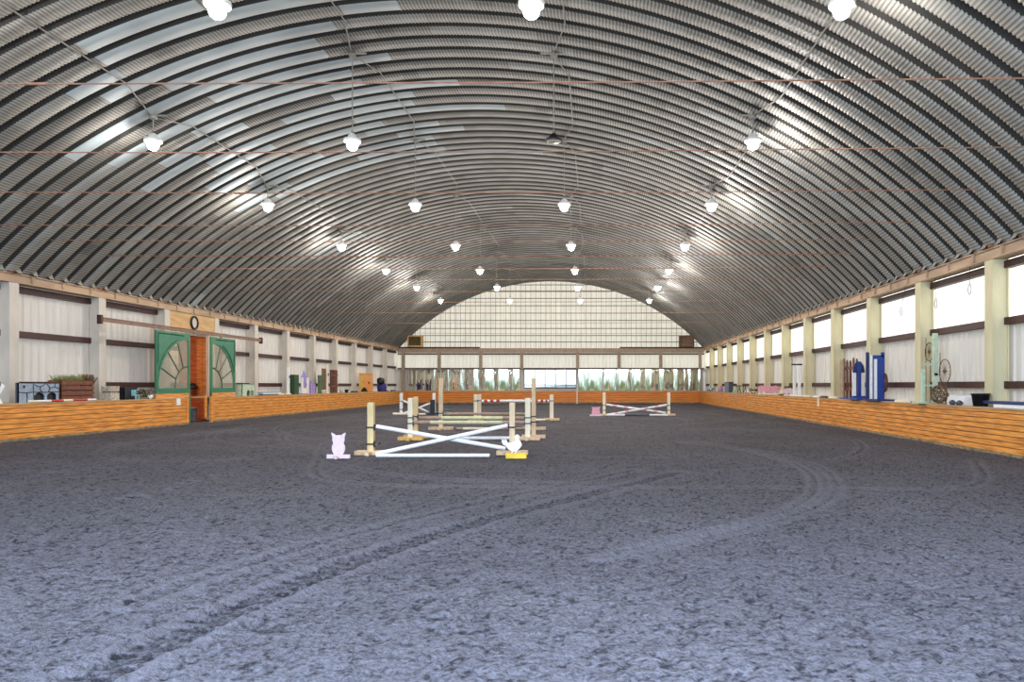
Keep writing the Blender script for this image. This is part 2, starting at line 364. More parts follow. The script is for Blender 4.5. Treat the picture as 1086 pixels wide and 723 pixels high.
# ------------------------------------------------------------------ ceiling (ribbed arch)
PITCH = .61
def make_ceiling():
    th = math.asin((12.36+.12)/RAD)
    ncr = 360; nt = ncr*2+1
    ang = np.linspace(-th, th, nt)
    prof = [(0,0),(.42,0),(.46,.12),(.56,.12)]
    ribs = int((YB+.3-Y0)/PITCH)
    yoff = YB+.25 - ribs*PITCH
    ys = []; dep = []
    for r in range(ribs):
        for a,d in prof: ys.append(yoff+r*PITCH+a); dep.append(d)
    ys.append(yoff+ribs*PITCH); dep.append(0)
    ys = np.array(ys); dep = np.array(dep)
    # panel table per rib
    nseg = 11
    R = np.random.default_rng(21)
    pan = np.clip(R.normal(.45,.09,(ribs,nseg*4)),.1,.8)
    off = R.integers(0,3,ribs)
    short = R.random((ribs,nseg*4)) < .05; zj = np.random.default_rng(5).normal(0,1.5,(ribs,2))
    AA = (ang+th)/(2*th)*nseg*3                    # fine index
    crimp = np.where(np.arange(nt)%2 == 0, 1.0, -1.0)
    co = np.zeros((len(ys), nt, 3), np.float32); fv = np.zeros((len(ys)-1, nt-1), np.float32)
    for i in range(len(ys)):
        r = min(i//4, ribs-1)
        seg = ((AA+off[r]).astype(int)//3)
        p = pan[r][seg]
        yy = ys[i]
        xa = ang*RAD
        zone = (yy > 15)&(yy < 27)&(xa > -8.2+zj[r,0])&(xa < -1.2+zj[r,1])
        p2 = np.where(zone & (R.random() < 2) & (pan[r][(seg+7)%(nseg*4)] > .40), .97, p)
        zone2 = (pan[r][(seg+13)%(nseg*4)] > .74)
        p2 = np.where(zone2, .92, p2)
        am = np.where(p2 > .88, .0008, .014)
        rad = RAD + dep[i] + crimp*am*(1 if yy > 8 else 0)
        co[i,:,0] = CX + np.sin(ang)*rad; co[i,:,1] = yy; co[i,:,2] = CZ + np.cos(ang)*rad
        if i < len(ys)-1:
            fvv = p2[:-1].copy()
            sh = short[r][(AA[:-1]*2).astype(int)%(nseg*4)]
            fvv = np.where(fvv > .88, fvv, fvv + np.where(np.arange(nt-1)%2 == 0, .24, -.24))  # lit and shaded crimp facets painted as alternating tones
            fv[i] = np.where(sh & (fvv < .88), np.maximum(fvv-.15,0), fvv)
            if i % 4: fv[i] = -1.0 + fv[i]*.2  # recess faces take the painted groove shade
    idx = np.arange(co.shape[0]*nt).reshape(co.shape[0],nt)
    q = np.stack([idx[:-1,:-1],idx[:-1,1:],idx[1:,1:],idx[1:,:-1]],-1).reshape(-1,4)
    me = bpy.data.meshes.new('ceiling'); me.vertices.add(idx.size); me.vertices.foreach_set('co', co.ravel())
    me.loops.add(q.size); me.loops.foreach_set('vertex_index', q.ravel().astype(np.int32))
    me.polygons.add(len(q)); me.polygons.foreach_set('loop_start', np.arange(0,q.size,4,dtype=np.int32))
    me.update(calc_edges=True)
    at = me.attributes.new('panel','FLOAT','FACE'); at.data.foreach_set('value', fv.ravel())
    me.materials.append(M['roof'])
    o = bpy.data.objects.new('ceiling', me); COL.objects.link(o)
    tag(o, 'arched ceiling of ribbed galvanised steel panels', 'ceiling', kind='structure')
    # end closures where the ribs meet the eave beams
    for s in (-1,1):
        mb = MB(); xe = CX + s*12.30; z0 = EYE+3.06
        for r in range(ribs):
            y = yoff+r*PITCH
            mb.add([(xe-s*.02,y,z0+.20),(xe-s*.02,y+.27,z0+.20),(xe+s*.12,y+.30,z0-.02),(xe+s*.12,y-.03,z0-.02)], [(0,1,2,3)])
            mb.add([(xe+s*.10,y+.27,z0+.26),(xe+s*.10,y+.61,z0+.26),(xe-s*.06,y+.52,z0),(xe-s*.06,y+.36,z0)], [(0,1,2,3)])
        mb.build('end_closure', M['conduit'], o)
make_ceiling()

# ------------------------------------------------------------------ walls
def ribbed(mb, P, u, n, length, z0, z1, pitch=.3, h=.035, top=None):
    """vertical ribbed sheet starting at P, running along u, ribs raised along n"""
    prof = [(0,0),(.62,0),(.72,1),(.88,1),(.98,0)]
    k = int(math.ceil(length/pitch)); pts = []
    for i in range(k):
        for a,b in prof:
            d = (i+a)*pitch
            if d <= length: pts.append((d,b*h))
    pts.append((length,0))
    b0 = len(mb.v)
    for d,b in pts:
        p = Vector(P)+Vector(u)*d+Vector(n)*b
        zt = top(p.x) if top else z1
        mb.v.append((p.x,p.y,z0)); mb.v.append((p.x,p.y,max(zt,z0)))
    for i in range(len(pts)-1):
        a = b0+2*i; mb.f.append([a,a+2,a+3,a+1])

Hz = lambda h: EYE+h
WLX, WRX = XL-.48, XR+.48
DY0, DY1 = 29.3, 32.2       # doorway in the left wall
wl = empty('wall_left', (0,0,0), label='left side wall of pale ribbed sheeting with brown girts', cat='wall', kind='structure')
mb = MB()
ribbed(mb, (WLX, Y0, 0), (0,1,0), (1,0,0), DY0-Y0, .0, Hz(3.1))
ribbed(mb, (WLX, DY1, 0), (0,1,0), (1,0,0), YB+.5-DY1, .0, Hz(3.1))
ribbed(mb, (WLX, DY0, 0), (0,1,0), (1,0,0), DY1-DY0, Hz(2.0), Hz(3.1))
struct('sheeting', mb, M['wallL'], wl)
mb = MB()
mb.box(WLX+.04, WLX+.2, Y0, YB+.3, Hz(2.68)-.09, Hz(2.68)+.09)
for a,b in ((Y0,DY0),(DY1,YB+.3)):
    for h in (0,1.42): mb.box(WLX+.04, WLX+.2, a, b, Hz(h)-.09, Hz(h)+.09)
struct('girt', mb, M['girt'], wl)
wr = empty('wall_right', (0,0,0), label='right side wall with glowing translucent sheets above brown girt', cat='wall', kind='structure')
mb = MB(); ribbed(mb, (WRX, Y0, 0), (0,1,0), (-1,0,0), YB+.5-Y0, 0, Hz(1.42)); struct('lower_sheeting', mb, M['wallR'], wr)
mb = MB(); ribbed(mb, (WRX, Y0, 0), (0,1,0), (-1,0,0), YB+.5-Y0, Hz(1.42), Hz(3.1)); struct('upper_sheeting', mb, M['glow'], wr)
mb = MB()
for h in (2.68, 1.42, 0.0): mb.box(WRX-.2, WRX-.04, Y0, YB+.3, Hz(h)-.08, Hz(h)+.08)
struct('girt', mb, M['girt'], wr)
mb = MB(); mb.tube([(XR+.1, y, Hz(2.86)+.03*math.sin(y*1.7)) for y in np.arange(14,YB,.6)], .012, 5); struct('cable', mb, M['dark'], wr)

# eave beams
for s, X, nm in ((-1, XL, 'trim_1'), (1, XR, 'trim_2')):
    side = 'left' if s < 0 else 'right'
    mb = MB(); a, b = sorted((X-s*.02, X+s*.34))
    z0, z1 = Hz(2.80), Hz(3.06)
    mb.box(a, b, Y0, YB+.3, z1-.035, z1); mb.box(a, b, Y0, YB+.3, z0, z0+.035)
    w0, w1 = sorted((X+s*.02, X+s*.05)); mb.box(w0, w1, Y0, YB+.3, z0+.03, z1-.03)
    o = struct(nm, mb, M['beam'], None, f'tan painted steel eave beam along the {side} wall', 'beam')
    mb = MB(); y = Y0+.4
    while y < YB:
        a, b = sorted((X-s*.03, X+s*.02)); mb.box(a, b, y, y+.07, z0+.02, z1-.01); y += 1.22
    struct('stiffener', mb, M['beam'], o)
    mb = MB(); y = C0-3*BAY
    while y < YB:
        a, b = sorted((X-s*.06, X+s*.12)); mb.box(a, b, y-.28, y+.22, z1, z1+.05); mb.box(a, b, y-.06, y+.0, z1, z1+.22); y += BAY
    struct('rusty_bracket', mb, mat('rust_patch', srgb(150,92,52), .8, 0, .3, 14), o)

# columns
def column_mesh(s):
    X = 0
    mb = MB()
    d0, d1 = (0, s*.37)
    w = .17
    a,b = sorted((0, s*.03)); mb.box(a,b,-w,w,0,Hz(2.80))
    a,b = sorted((s*.34, s*.37)); mb.box(a,b,-w,w,0,Hz(2.80))
    a,b = sorted((s*.02, s*.35)); mb.box(a,b,-w+.05,w-.05,0,Hz(2.80))
    return mb
ordn = ['first','second','third','fourth','fifth','sixth','seventh','eighth','ninth','tenth','eleventh','twelfth','thirteenth','fourteenth']
pl = pr = None
for i in range(-1, 12):
    y = C0+BAY*i
    if i >= 1:
        n = ordn[i-1]
        if pl is None: pl = column_mesh(-1).build('steel_column', M['column']); o = pl
        else: o = copy_tree(pl)
        o.location = (XL, y, 0)
        tag(o, f'pale steel column on the left wall, {n} from the camera', 'column', 'steel columns of the left wall', 'structure')
    if i >= 0:
        n = ordn[i]
        if pr is None: pr = column_mesh(1).build('steel_column', M['columnR']); o = pr
        else: o = copy_tree(pr)
        o.location = (XR, y, 0)
        tag(o, f'cream lit steel column on the right wall, {n} from the camera', 'column', 'steel columns of the right wall', 'structure')

# kickboards
def kick(name, pts, nrm, m, label, rows=7, cap=None):
    """pts: two floor points of the face; nrm: outward (away from arena) direction"""
    (x0,y0),(x1,y1) = pts; u = Vector((x1-x0,y1-y0,0)); L = u.length; u.normalize(); n = Vector(nrm)
    mb = MB(); bk = MB(); h = (LEDGE-.09)/rows
    mx = Matrix.Translation((x0,y0,0)) @ Matrix(((u.x,n.x,0,0),(u.y,n.y,0,0),(0,0,1,0),(0,0,0,1)))
    for r in range(rows):
        z0 = .09+r*h; lean = 0
        d = 0; R = random.Random(r*7+len(name))
        while d < L:
            e = min(L, d+R.uniform(3,4.9)); mb.box(d+.002, e-.002, .0, .03, z0+.010, z0+h-.006, mx); d = e
        bk.box(0, L, .012, .035, z0, z0+h, mx)
    o = struct(name, mb, m, None, label, 'kickboard')
    struct('groove_backing', bk, M['groove'], o)
    sk = MB(); sk.box(0, L, -.035, .02, -.05, .10, mx); struct('dusty_skirt', sk, M['dirtskirt'], o)
    return o, mx, L
o, mx, L = kick('baseboard_left', ((BL,Y0),(BL,side_y(199,BL))), (-1,0,0), M['pine'], 'left orange pine kickboard between the near end and the green doors')
mb = MB(); mb.box(-.01, L, -.02, 1.2, LEDGE-.04, LEDGE, mx); struct('ledge', mb, M['ledge'], o)
mb = MB(); mb.box(L-.10, L+.03, -.03, .03, 0, LEDGE+.03, mx); struct('end_post', mb, M['pine'], o)
o, mx, L = kick('baseboard_left', ((BL,side_y(225,BL)),(BL,YB)), (-1,0,0), M['pine'], 'left orange pine kickboard from the green doors to the far corner')
mb = MB(); mb.box(-.01, L, -.02, 1.2, LEDGE-.04, LEDGE, mx); struct('ledge', mb, M['ledge'], o)
mb = MB(); mb.box(-.12, .1, -.03, .05, 0, LEDGE+.03, mx); mb.box(-.45,-.35, .02, .08, .2, LEDGE+.08, mx); struct('end_post', mb, M['pine'], o)
o, mx, L = kick('baseboard_right', ((BR,Y0),(BR,YB)), (1,0,0), M['pine'], 'right orange pine kickboard along the windows', 8)
mb = MB(); mb.box(-.01, L, -.02, .82, LEDGE-.04, LEDGE, mx); struct('ledge', mb, M['ledge'], o)
o, mx, L = kick('baseboard_back', ((BL,YB-.25),(BR,YB-.25)), (0,1,0), M['pine_b'], 'orange kickboard across the far end under the mirrors', 5)
mb = MB(); mb.box(-.01, L, -.02, .5, LEDGE-.04, LEDGE, mx); struct('ledge', mb, M['ledge'], o)

# end wall
wb = empty('wall_back', (0,0,0), label='far end wall with gridded cream gable above the mirrors', cat='wall', kind='structure')
arch = lambda x: CZ+math.sqrt(max(RAD*RAD-(x-CX)**2,0))+.1
mb = MB(); ribbed(mb, (WLX, YB+.30, 0), (1,0,0), (0,-1,0), WRX-WLX, Hz(2.95), 0, pitch=.41, h=.05, top=arch)
struct('gable_sheeting', mb, M['gable'], wb)
mb = MB()
x = XL+.05
while x < XR:
    mb.box(x-.013, x+.013, YB+.18, YB+.22, Hz(3.0), arch(x)); x += .41
for h in (3.5,4.02,4.6,5.25,5.85,6.45,7.05,7.65,8.15):
    w = math.sqrt(max(RAD**2-(Hz(h)-CZ)**2, 0)); mb.box(CX-w, CX+w, YB+.14, YB+.18, Hz(h)-.03, Hz(h)+.03)
struct('gable_grid', mb, mat('gable_grid_paint', srgb(118,108,96), .7, 0, .1, 5), wb)
mb = MB(); ribbed(mb, (WLX, YB+.3, 0), (1,0,0), (0,-1,0), WRX-WLX, Hz(1.25), Hz(2.95), pitch=.3); struct('upper_band', mb, M['gable'], wb)
mb = MB()
for a,b in ((WLX,-5.7),(-1.42,WRX)): mb.box(a, b, YB+.26, YB+.3, 0, Hz(1.3))
mb.box(-5.7, -1.42, YB+.26, YB+.3, 0, Hz(-.26)); 
struct('lower_band', mb, M['wallR'], wb)
mb = MB(); mb.box(XL-.1, XR+.1, YB-.05, YB+.2, Hz(2.62), Hz(2.98)); struct('tie_beam', mb, M['girtback'], wb)
mb = MB(); mb.box(XL-.1, -9.3, YB-.12, YB+.2, Hz(2.98), Hz(3.08)); mb.box(2.1, XR+.1, YB-.12, YB+.2, Hz(2.98), Hz(3.08)); struct('beam_ledge', mb, M['girt'], wb)
mb = MB(); mb.box(XL-.1, XR+.1, YB-.06, YB+.2, Hz(2.46), Hz(2.57)); mb.box(XL-.1, XR+.1, YB-.06, YB+.2, Hz(1.28), Hz(1.38)); struct('girt', mb, M['girt'], wb)
for x in (-15.5,-12.59,-9.21,-5.87,-1.34,2.03,5.42,8.62):
    mb = MB(); mb.box(x-.13, x+.13, YB-.13, YB-.07, Hz(1.3) if x > -15 else 0, Hz(2.66)); mb.box(x-.11, x+.11, YB-.07, YB+.1, Hz(1.3) if x > -15 else 0, Hz(2.66)); struct('end_wall_post', mb, M['girtback'], wb)

# window in the end wall
win = empty('window_1', (-3.56, YB+.05, 0), label='bright row of five panes in the far end wall', cat='window', kind='structure')
mb = MB(); W0, W1 = -5.68+3.56, -1.44+3.56; zb, zt = Hz(-.26), Hz(1.28)
for k in range(6):
    x = W0+(W1-W0)*k/5; mb.box(x-.025, x+.025, -.04, .04, zb, zt)
mb.box(W0, W1, -.04, .04, zb-.03, zb+.04); mb.box(W0, W1, -.04, .04, zt-.05, zt); mb.box(W0, W1, -.05, .05, Hz(.0)-.03, Hz(.0)+.02)
struct('window_frame', mb, M['dark'], win)
mb = MB(); mb.box(W0, W1, -.005, .005, zb, zt); struct('glass', mb, M['clear'], win)

# mirrors on the end wall
def mirrors(a, b, n, side):
    w = (b-a)/n
    for i in range(n):
        o = empty('wall_mirror', (a+w*(i+.5), YB-.12, LEDGE), label=f'wavy arena mirror {ordn[i]} from left in the {side} run on the far wall', cat='mirror', group=f'{side} run of arena mirrors')
        mb = MB()
        R = random.Random(i*3+n)
        nx, nz = 10, 4; H = Hz(1.26)-LEDGE-.02
        vs = []; tilt = R.uniform(-.012,.012)
        for k in range(nz+1):
            for j in range(nx+1):
                xx = -w/2+.012+(w-.024)*j/nx; vs.append((xx, tilt*xx-.01+.012*math.sin(j*.9+i), .02+H*k/nz*.985))
        fs = [[k*(nx+1)+j,k*(nx+1)+j+1,(k+1)*(nx+1)+j+1,(k+1)*(nx+1)+j] for k in range(nz) for j in range(nx)]
        mb.add(vs, fs); mb.build('mirror_sheet', M['mirror'], o, smooth=True)
        mb = MB(); mb.box(-w/2, w/2, .01, .03, 0, H+.0); mb.box(-w/2, -w/2+.012, -.03, .02, 0, H); mb.box(w/2-.012, w/2, -.03, .02, 0, H)
        mb.build('backing', M['column'], o)
mirrors(-15.05, -5.98, 7, 'left'); mirrors(-1.25, 8.6, 8, 'right')

# corner vent boxes on the end wall
def ventbox(x0, x1, label, m1, m2):
    o = empty('louvre_vent', ((x0+x1)/2, YB-.1, Hz(3.08)), label=label, cat='vent'); w = (x1-x0)/2
    mb = MB(); h = .92
    mb.box(-w, w, -.35, .2, 0, .1); mb.box(-w, w, -.35, .2, h-.1, h); mb.box(-w, -w+.1, -.35, .2, .1, h-.1); mb.box(w-.1, w, -.35, .2, .1, h-.1); mb.build('box_frame', m1, o)
    mb = MB()
    for k in range(6):
        z = .12+k*.115; mb.add([(-w+.1,-.30,z),(w-.1,-.30,z),(w-.1,-.2,z+.12),(-w+.1,-.2,z+.12)], [(0,1,2,3)])
    mb.box(-w+.1, w-.1, -.19, -.17, .1, h-.1)
    mb.build('slats', m2, o)
ventbox(-15.1, -13.9, 'cream framed louvre vent box in the far left corner above beam', M['ply'], mat('olive_slats', srgb(104,92,58), .7, 0, .2, 6))
ventbox(6.9, 8.1, 'brown louvre vent box in the far right corner above beam', M['vine'], mat('brown_slats', srgb(146,118,100), .7, 0, .2, 6))

# ------------------------------------------------------------------ doors on the left wall
def quarter(r, n=14, a0=0, a1=PI/2): return [(r*math.cos(a0+(a1-a0)*k/n), r*math.sin(a0+(a1-a0)*k/n)) for k in range(n+1)]
DX = BL-.17
def sliding_door(yc, sgn, W, label, idx):
    """yc: meeting edge; door runs from yc in direction sgn along y"""
    o = empty(f'door_{idx}', (DX, yc, 0), label=label, cat='door', kind='structure')
    zt = Hz(1.92); zb = Hz(-.31); cz = Hz(-.12); off = .13; R_ = W-.13-off; RV = 1.78
    # frame face with quarter-ellipse opening: strips between ellipse and outer rectangle
    mb = MB(); n = 20
    el = [(off+R_*math.cos(t), cz+RV*math.sin(t)) for t in [PI/2*k/n for k in range(n+1)]]
    t0, t1 = -.03, .03
    def pr(p): mb.prism([(sgn*a, b) for a,b in p], t0, t1, 'yz')
    for k in range(n):
        a, b = el[k], el[k+1]; pr([a,(W,a[1]),(W,b[1]),b])
    pr([(0,el[-1][1]),(W,el[-1][1]),(W,zt),(0,zt)]); pr([(0,cz),(off,cz),(off,el[-1][1]),(0,el[-1][1])]); pr([(0,zb),(W,zb),(W,cz),(0,cz)])
    struct('leaf_frame', mb, M['green'], o)
    mb = MB()
    def bar(p, w=.035):
        mb.tube([(0.0, sgn*a, b) for a,b in p], w, 4)
    r1 = .45
    bar([(off+R_*r1*math.cos(t), cz+RV*r1*math.sin(t)) for t in [PI/2*k/10 for k in range(11)]], .03)
    for t in (.42,.82,1.20): bar([(off+R_*r1*math.cos(t), cz+RV*r1*math.sin(t)), (off+R_*math.cos(t), cz+RV*math.sin(t))], .028)
    struct('muntins', mb, M['greend'], o)
    mb = MB()
    q = [(off+(R_+.13)*math.cos(t), cz+(RV+.10)*math.sin(t)) for t in [.35+(1.15-.35)*k/10 for k in range(11)]]
    mb.tube([(.035, sgn*a, b) for a,b in q], .02, 4); mb.tube([(.035, sgn*(off+.3), zt-.1), (.035, sgn*(W-.1), zt-.1), (.035, sgn*(W-.1), cz+RV*.5)], .02, 4)
    struct('moulding', mb, M['greend'], o)
    mb = MB(); mb.prism([(sgn*off,cz)]+[(sgn*a,b) for a,b in el], -.006, .006, 'yz'); struct('glass', mb, M['glass'], o)
    mb = MB(); a,b = sorted((0,sgn*W)); k=0; z=.10
    while z < zb-.01:
        z2 = min(z+.15, zb); mb.box(-.02,.03,a,b,z+.006,z2); z = z2
    struct('lower_boards', mb, M['pine'], o)
    mb = MB(); a,b = sorted((0,sgn*.08)); mb.box(-.035,.04,a,b,.06,zb); struct('edge_strip', mb, M['green'], o)
sliding_door(side_y(201,DX), -1, side_y(201,DX)-side_y(165,DX), 'left green sliding barn door with quarter fan window', 1)
sliding_door(side_y(223,DX), 1, side_y(249,DX)-side_y(223,DX), 'right green sliding barn door with quarter fan window', 2)
tr = empty('door_track', (DX+.03, 28.55, Hz(2.02)), label='long brown sliding door track above the green barn doors', cat='track')
mb = MB(); mb.box(-.04,.04,-5.6,5.6,-.055,.055); mb.box(-.06,.06,-5.6,5.6,.055,.075); mb.build('rail', mat('rail_brown', srgb(136,104,84), .6, .1, .15, 5), tr)
mb = MB()
for y in (-5.6,5.5):
    mb = MB(); mb.box(-.06,.07,y-.03,y+.07,-.14,.14); mb.build('end_stop', M['girt'], tr)
mb = MB(); mb.box(XL-.08, XL-.02, C0+3*BAY+.165, C0+4*BAY-.165, Hz(2.14), Hz(2.79))
hd = mb.build('header_board', M['ply']); tag(hd, 'plywood header board above the green barn doors', 'board')
ck = empty('wall_clock', (XL-.02, side_y(206,XL), Hz(2.46)), label='round dark rimmed clock hung on the plywood header', cat='clock')
mb = MB(); mb.tube([(.03, .24*math.cos(t), .24*math.sin(t)) for t in np.linspace(0,2*PI,25)], .045, 8); mb.build('rim', M['dark'], ck)
mb = MB(); mb.prism([(.22*math.cos(t), .22*math.sin(t)) for t in np.linspace(0,2*PI,24,endpoint=False)], 0, .02, 'yz'); mb.build('face', M['column'], ck)

# vestibule behind the doorway
v = empty('wall_passage', (0,0,0), label='orange boarded passage behind the green doors', cat='wall', kind='structure')
PY = 32.55
mb = MB()
for k in range(24):
    z = k*.15; mb.box(-19.2, -16.3, PY, PY+.04, z+.008, z+.15)
mb.box(-19.2,-16.3,PY-.005,PY+.1,-.2,.01)
mb.box(-19.2,-16.3,PY+.03,PY+.1,0,3.6)
struct('side_boards', mb, M['redpl'], v)
mb = MB()
for k in range(24):
    z = k*.15; mb.box(-19.24, -19.2, 27.5, PY, z+.008, z+.15)
struct('end_boards', mb, M['redpl'], v)
mb = MB()
for a in (-17.32,-17.06,-16.80): mb.box(a,a+.25,PY-.08,PY-.01,1.0,3.5)
mb.box(-16.54,-16.45,PY-.12,PY-.01,0,3.5); struct('door_panel', mb, M['orange'], v)
mb = MB(); mb.box(-17.34,-16.54,PY-.05,PY-.01,0,.98); struct('lower_panel', mb, M['redpl'], v)
mb = MB(); mb.box(-19.2,-16.45,27.4,27.5,0,3.6); mb.box(-19.3,-16.45,27.4,PY+.1,3.6,3.65); mb.box(-19.3,-15.9,27.4,PY+.1,-.2,-.08); struct('shell', mb, M['brown'], v)
hb = empty('riding_helmet', (gx(204.5,PY-.3), PY-.3, 1.40), label='black helmet hung on the orange boards inside the doorway', cat='helmet')
mb = MB(); mb.lathe([(.17,-.08),(.19,-.06),(.18,.03),(.14,.12),(.07,.17),(.01,.18)], 14); mb.build('shell', M['black'], hb, smooth=True)
mb = MB(); mb.box(-.15,.15,-.27,-.12,-.07,-.05); mb.build('peak', M['black'], hb)
bkt = empty('plastic_bin', (gx(203.5,31.0), 31.0, -.08), label='pale grey plastic bin standing inside the green doorway', cat='bin')
mb = MB(); mb.lathe([(.16,0),(.2,.6),(.22,.62),(.2,.64),(.18,.6),(.14,.03)], 14, cap1=False); mb.build('body', mat('pale_grey_plastic', srgb(150,165,170), .5), bkt, smooth=True)

# socket box on the left kickboard
mb = MB(); mb.box(-.0,.05,-.10,.10,-.12,.12,c=.0); mb.box(.05,.06,-.06,.06,-.08,-.01); mb.box(.05,.06,-.06,.06,.02,.09)
o = mb.build('socket_box', M['white']); o.location = (BL, side_y(188.5,BL), LEDGE-.14); tag(o, 'white socket box on the kickboard left of the green doors', 'socket')
mb = MB(); mb.box(-.02,.0,-.08,.08,-.2,.12)
o = mb.build('marker_tag', M['woodp']); o.location = (BR, side_y(868,BR), LEDGE-.14); tag(o, 'small pale tag fixed on the right kickboard', 'tag')

# ------------------------------------------------------------------ tie rods
rods = [(324,6),(250,5),(206,2),(171,3),(154,1),(138,2),(124.4,2),(113,1),(100,0),(89,1),(77,0),(66,1),(55,0)]
for i,(h,tl) in enumerate(rods):
    Hh = 4.0; y = F*Hh/h; w = math.sqrt(RAD**2-(Hz(Hh)-CZ)**2)+.05
    mb = MB(); dz = tl*y/F*.5
    mb.tube([(CX-w, y, Hz(Hh)-dz-.02*0), (CX-w*.33, y, Hz(Hh)-dz*.3-.05), (CX+w*.33, y, Hz(Hh)+dz*.3-.05), (CX+w, y, Hz(Hh)+dz)], .010 if i < 5 else .014, 6)
    mb.box(CX-w*.33-.12, CX-w*.33+.12, y-.015, y+.015, Hz(Hh)-dz*.3-.065, Hz(Hh)-dz*.3-.035)
    o = mb.build('tie_rod', M['rust']); tag(o, f'rusty tie rod spanning the arch, {ordn[i]} from the camera', 'rod', 'tie rods across the arch')

# ------------------------------------------------------------------ lights and conduits
LH = 6.05
rowX = [-10.95,-6.0,-1.0,3.94]; rowY = [11.86,18.5,25.0,32.3,39.2,46.0,53.1]
rown = ['leftmost','second from left','third from left','rightmost']
def ceil_in(x, inset=0.0): return CZ+math.sqrt((RAD-inset)**2-(x-CX)**2)
def make_light(ceil_h, off=False):
    o = empty('pendant_light')
    mb = MB(); mb.tube([(0,0,.18),(0,0,ceil_h-.06)], .014, 6); mb.build('stem', M['conduit'], o)
    mb = MB(); mb.lathe([(.07,ceil_h-.12),(.09,ceil_h-.1),(.09,ceil_h-.03),(.05,ceil_h-.01)], 10); mb.box(-.34,.34,-.025,.025,ceil_h-.05,ceil_h-.01); mb.build('junction_box', M['conduit'], o)
    hs = MB(); hs.lathe([(.20,-.02),(.215,.02),(.205,.05),(.12,.08),(.10,.15),(.05,.19),(.02,.20)], 18, cap0=False); hs.build('housing', M['black'] if off else M['white'], o, smooth=True)  # lit housings are white: lamp glow put into their colour
    mb = MB(); mb.tube([(0,0,.2),(.03,0,.24),(0,0,.27),(-.03,0,.24),(0,0,.2)], .008, 5); mb.build('hook', M['dark'], o)
    mb = MB(); mb.lathe([(.19,-.015),(.12,-.03),(.02,-.035)], 18); mb.build('lens', M['lensoff'] if off else M['lens'], o, smooth=True)
    return o
LI = bpy.data.lights.new('highbay', 'POINT'); LI.shadow_soft_size = .13; LI.energy = 185; LI.color = (1,.95,.90); 
def lamp(x, y, z, parent=None):
    l = bpy.data.objects.new('lamp', LI); COL.objects.link(l)
    if parent is not None: l.parent = parent; l.location = (0,0,-.10)
    else: l.location = (x,y,z)
    l.visible_camera = True
for r,x in enumerate(rowX):
    proto = None
    ch = ceil_in(x)-Hz(LH)
    for c,y in enumerate(rowY):
        if r == 0 and c == 0: lamp(x,y,Hz(LH)); continue
        off = (r == 2 and c == 1)
        if off: o = make_light(ch, True)
        elif proto is None: proto = o = make_light(ch)
        else: o = copy_tree(proto)
        o.location = (x, y, Hz(LH)); o.rotation_euler = (0,0,0)
        st = 'unlit black' if off else 'lit white'
        tag(o, f'{st} highbay lamp, {ordn[c]} from the camera in the {rown[r]} row', 'lamp', 'highbay lamps under the arch')
        if not off: lamp(0,0,0,o)
    for y in (5.0,-1.5): lamp(x,y,Hz(LH))
    # conduit
    mb = MB(); pts = []
    xo = .34 if r != 3 else .3
    for c,y in enumerate([5.0]+rowY):
        a = x+xo
        pts += [(a,y-1.6,ceil_in(a)-.04),(x,y-.1,ceil_in(x)-.05),(x,y+.1,ceil_in(x)-.05),(a,y+1.2,ceil_in(a)-.04)]
    pts.append((x+xo, YB, ceil_in(x+xo)-.04))
    mb.tube(pts, .016, 6); o = mb.build('conduit_run', M['conduit']); tag(o, f'grey conduit along the ceiling feeding the {rown[r]} row of lamps', 'conduit')

# ------------------------------------------------------------------ jumps
def standard(x, y, h, label, post='wood', foot='foot', w=.11, side=1, cups=(.62,), fw=.66, wide=False, fm=None, rz=0, cupmat='cup'):
    h *= .968; cups = tuple(c*.968 for c in cups)
    o = empty('jump_standard', (x,y,0), rz, label=label, cat='jump standard', group='wooden jump standards')
    mb = MB(); mb.box(-w/2,w/2,-w/2,w/2,.05,h,c=.008); mb.build('post', M[post], o)
    mb = MB(); mb.box(-fw/2,fw/2,-.045-w/2,-w/2,.0,.09,c=.006); mb.build('foot', M[foot], o)
    mb = MB(); mb.box(-fw/2,fw/2,w/2,w/2+.045,.0,.09,c=.006); mb.build('foot', M[foot], o)
    mb = MB(); mb.box(-.045,.045,-.34,.34,.0,.07,c=.006); mb.build('cross_foot', M[foot], o)
    for k in cups:
        mb = MB(); a = side*w/2
        vs = [(a+side*(.01+.055*(1-math.cos(t))), yy, k-.055*math.sin(t)) for yy in (-.05,.05) for t in [PI*j/6 for j in range(7)]]
        mb.add(vs, [[j,j+1,j+8,j+7] for j in range(6)]); mb.box(*sorted((a,a+side*.015)), -.06,.06,k-.10,k+.03); mb.box(-w/2-.02, w/2+.02, -w/2-.02, -w/2, k-.045, k-.015)
        mb.build('jump_cup', M[cupmat], o)
    return o
def pole(p0, p1, r, bands, label, group='jump poles'):
    """bands: list of (fraction end, material); first is the object's part split"""
    a, b = Vector(p0), Vector(p1); o = empty('jump_pole', tuple((a+b)/2), label=label, cat='jump pole', group=group)
    c = (a+b)/2; f0 = 0
    for f1, m in bands:
        mb = MB(); p = a.lerp(b,f0)-c; q = a.lerp(b,f1)-c
        mb.tube([p, q], r, 12); mb.build('painted_section', M[m], o, smooth=False); f0 = f1
    return o
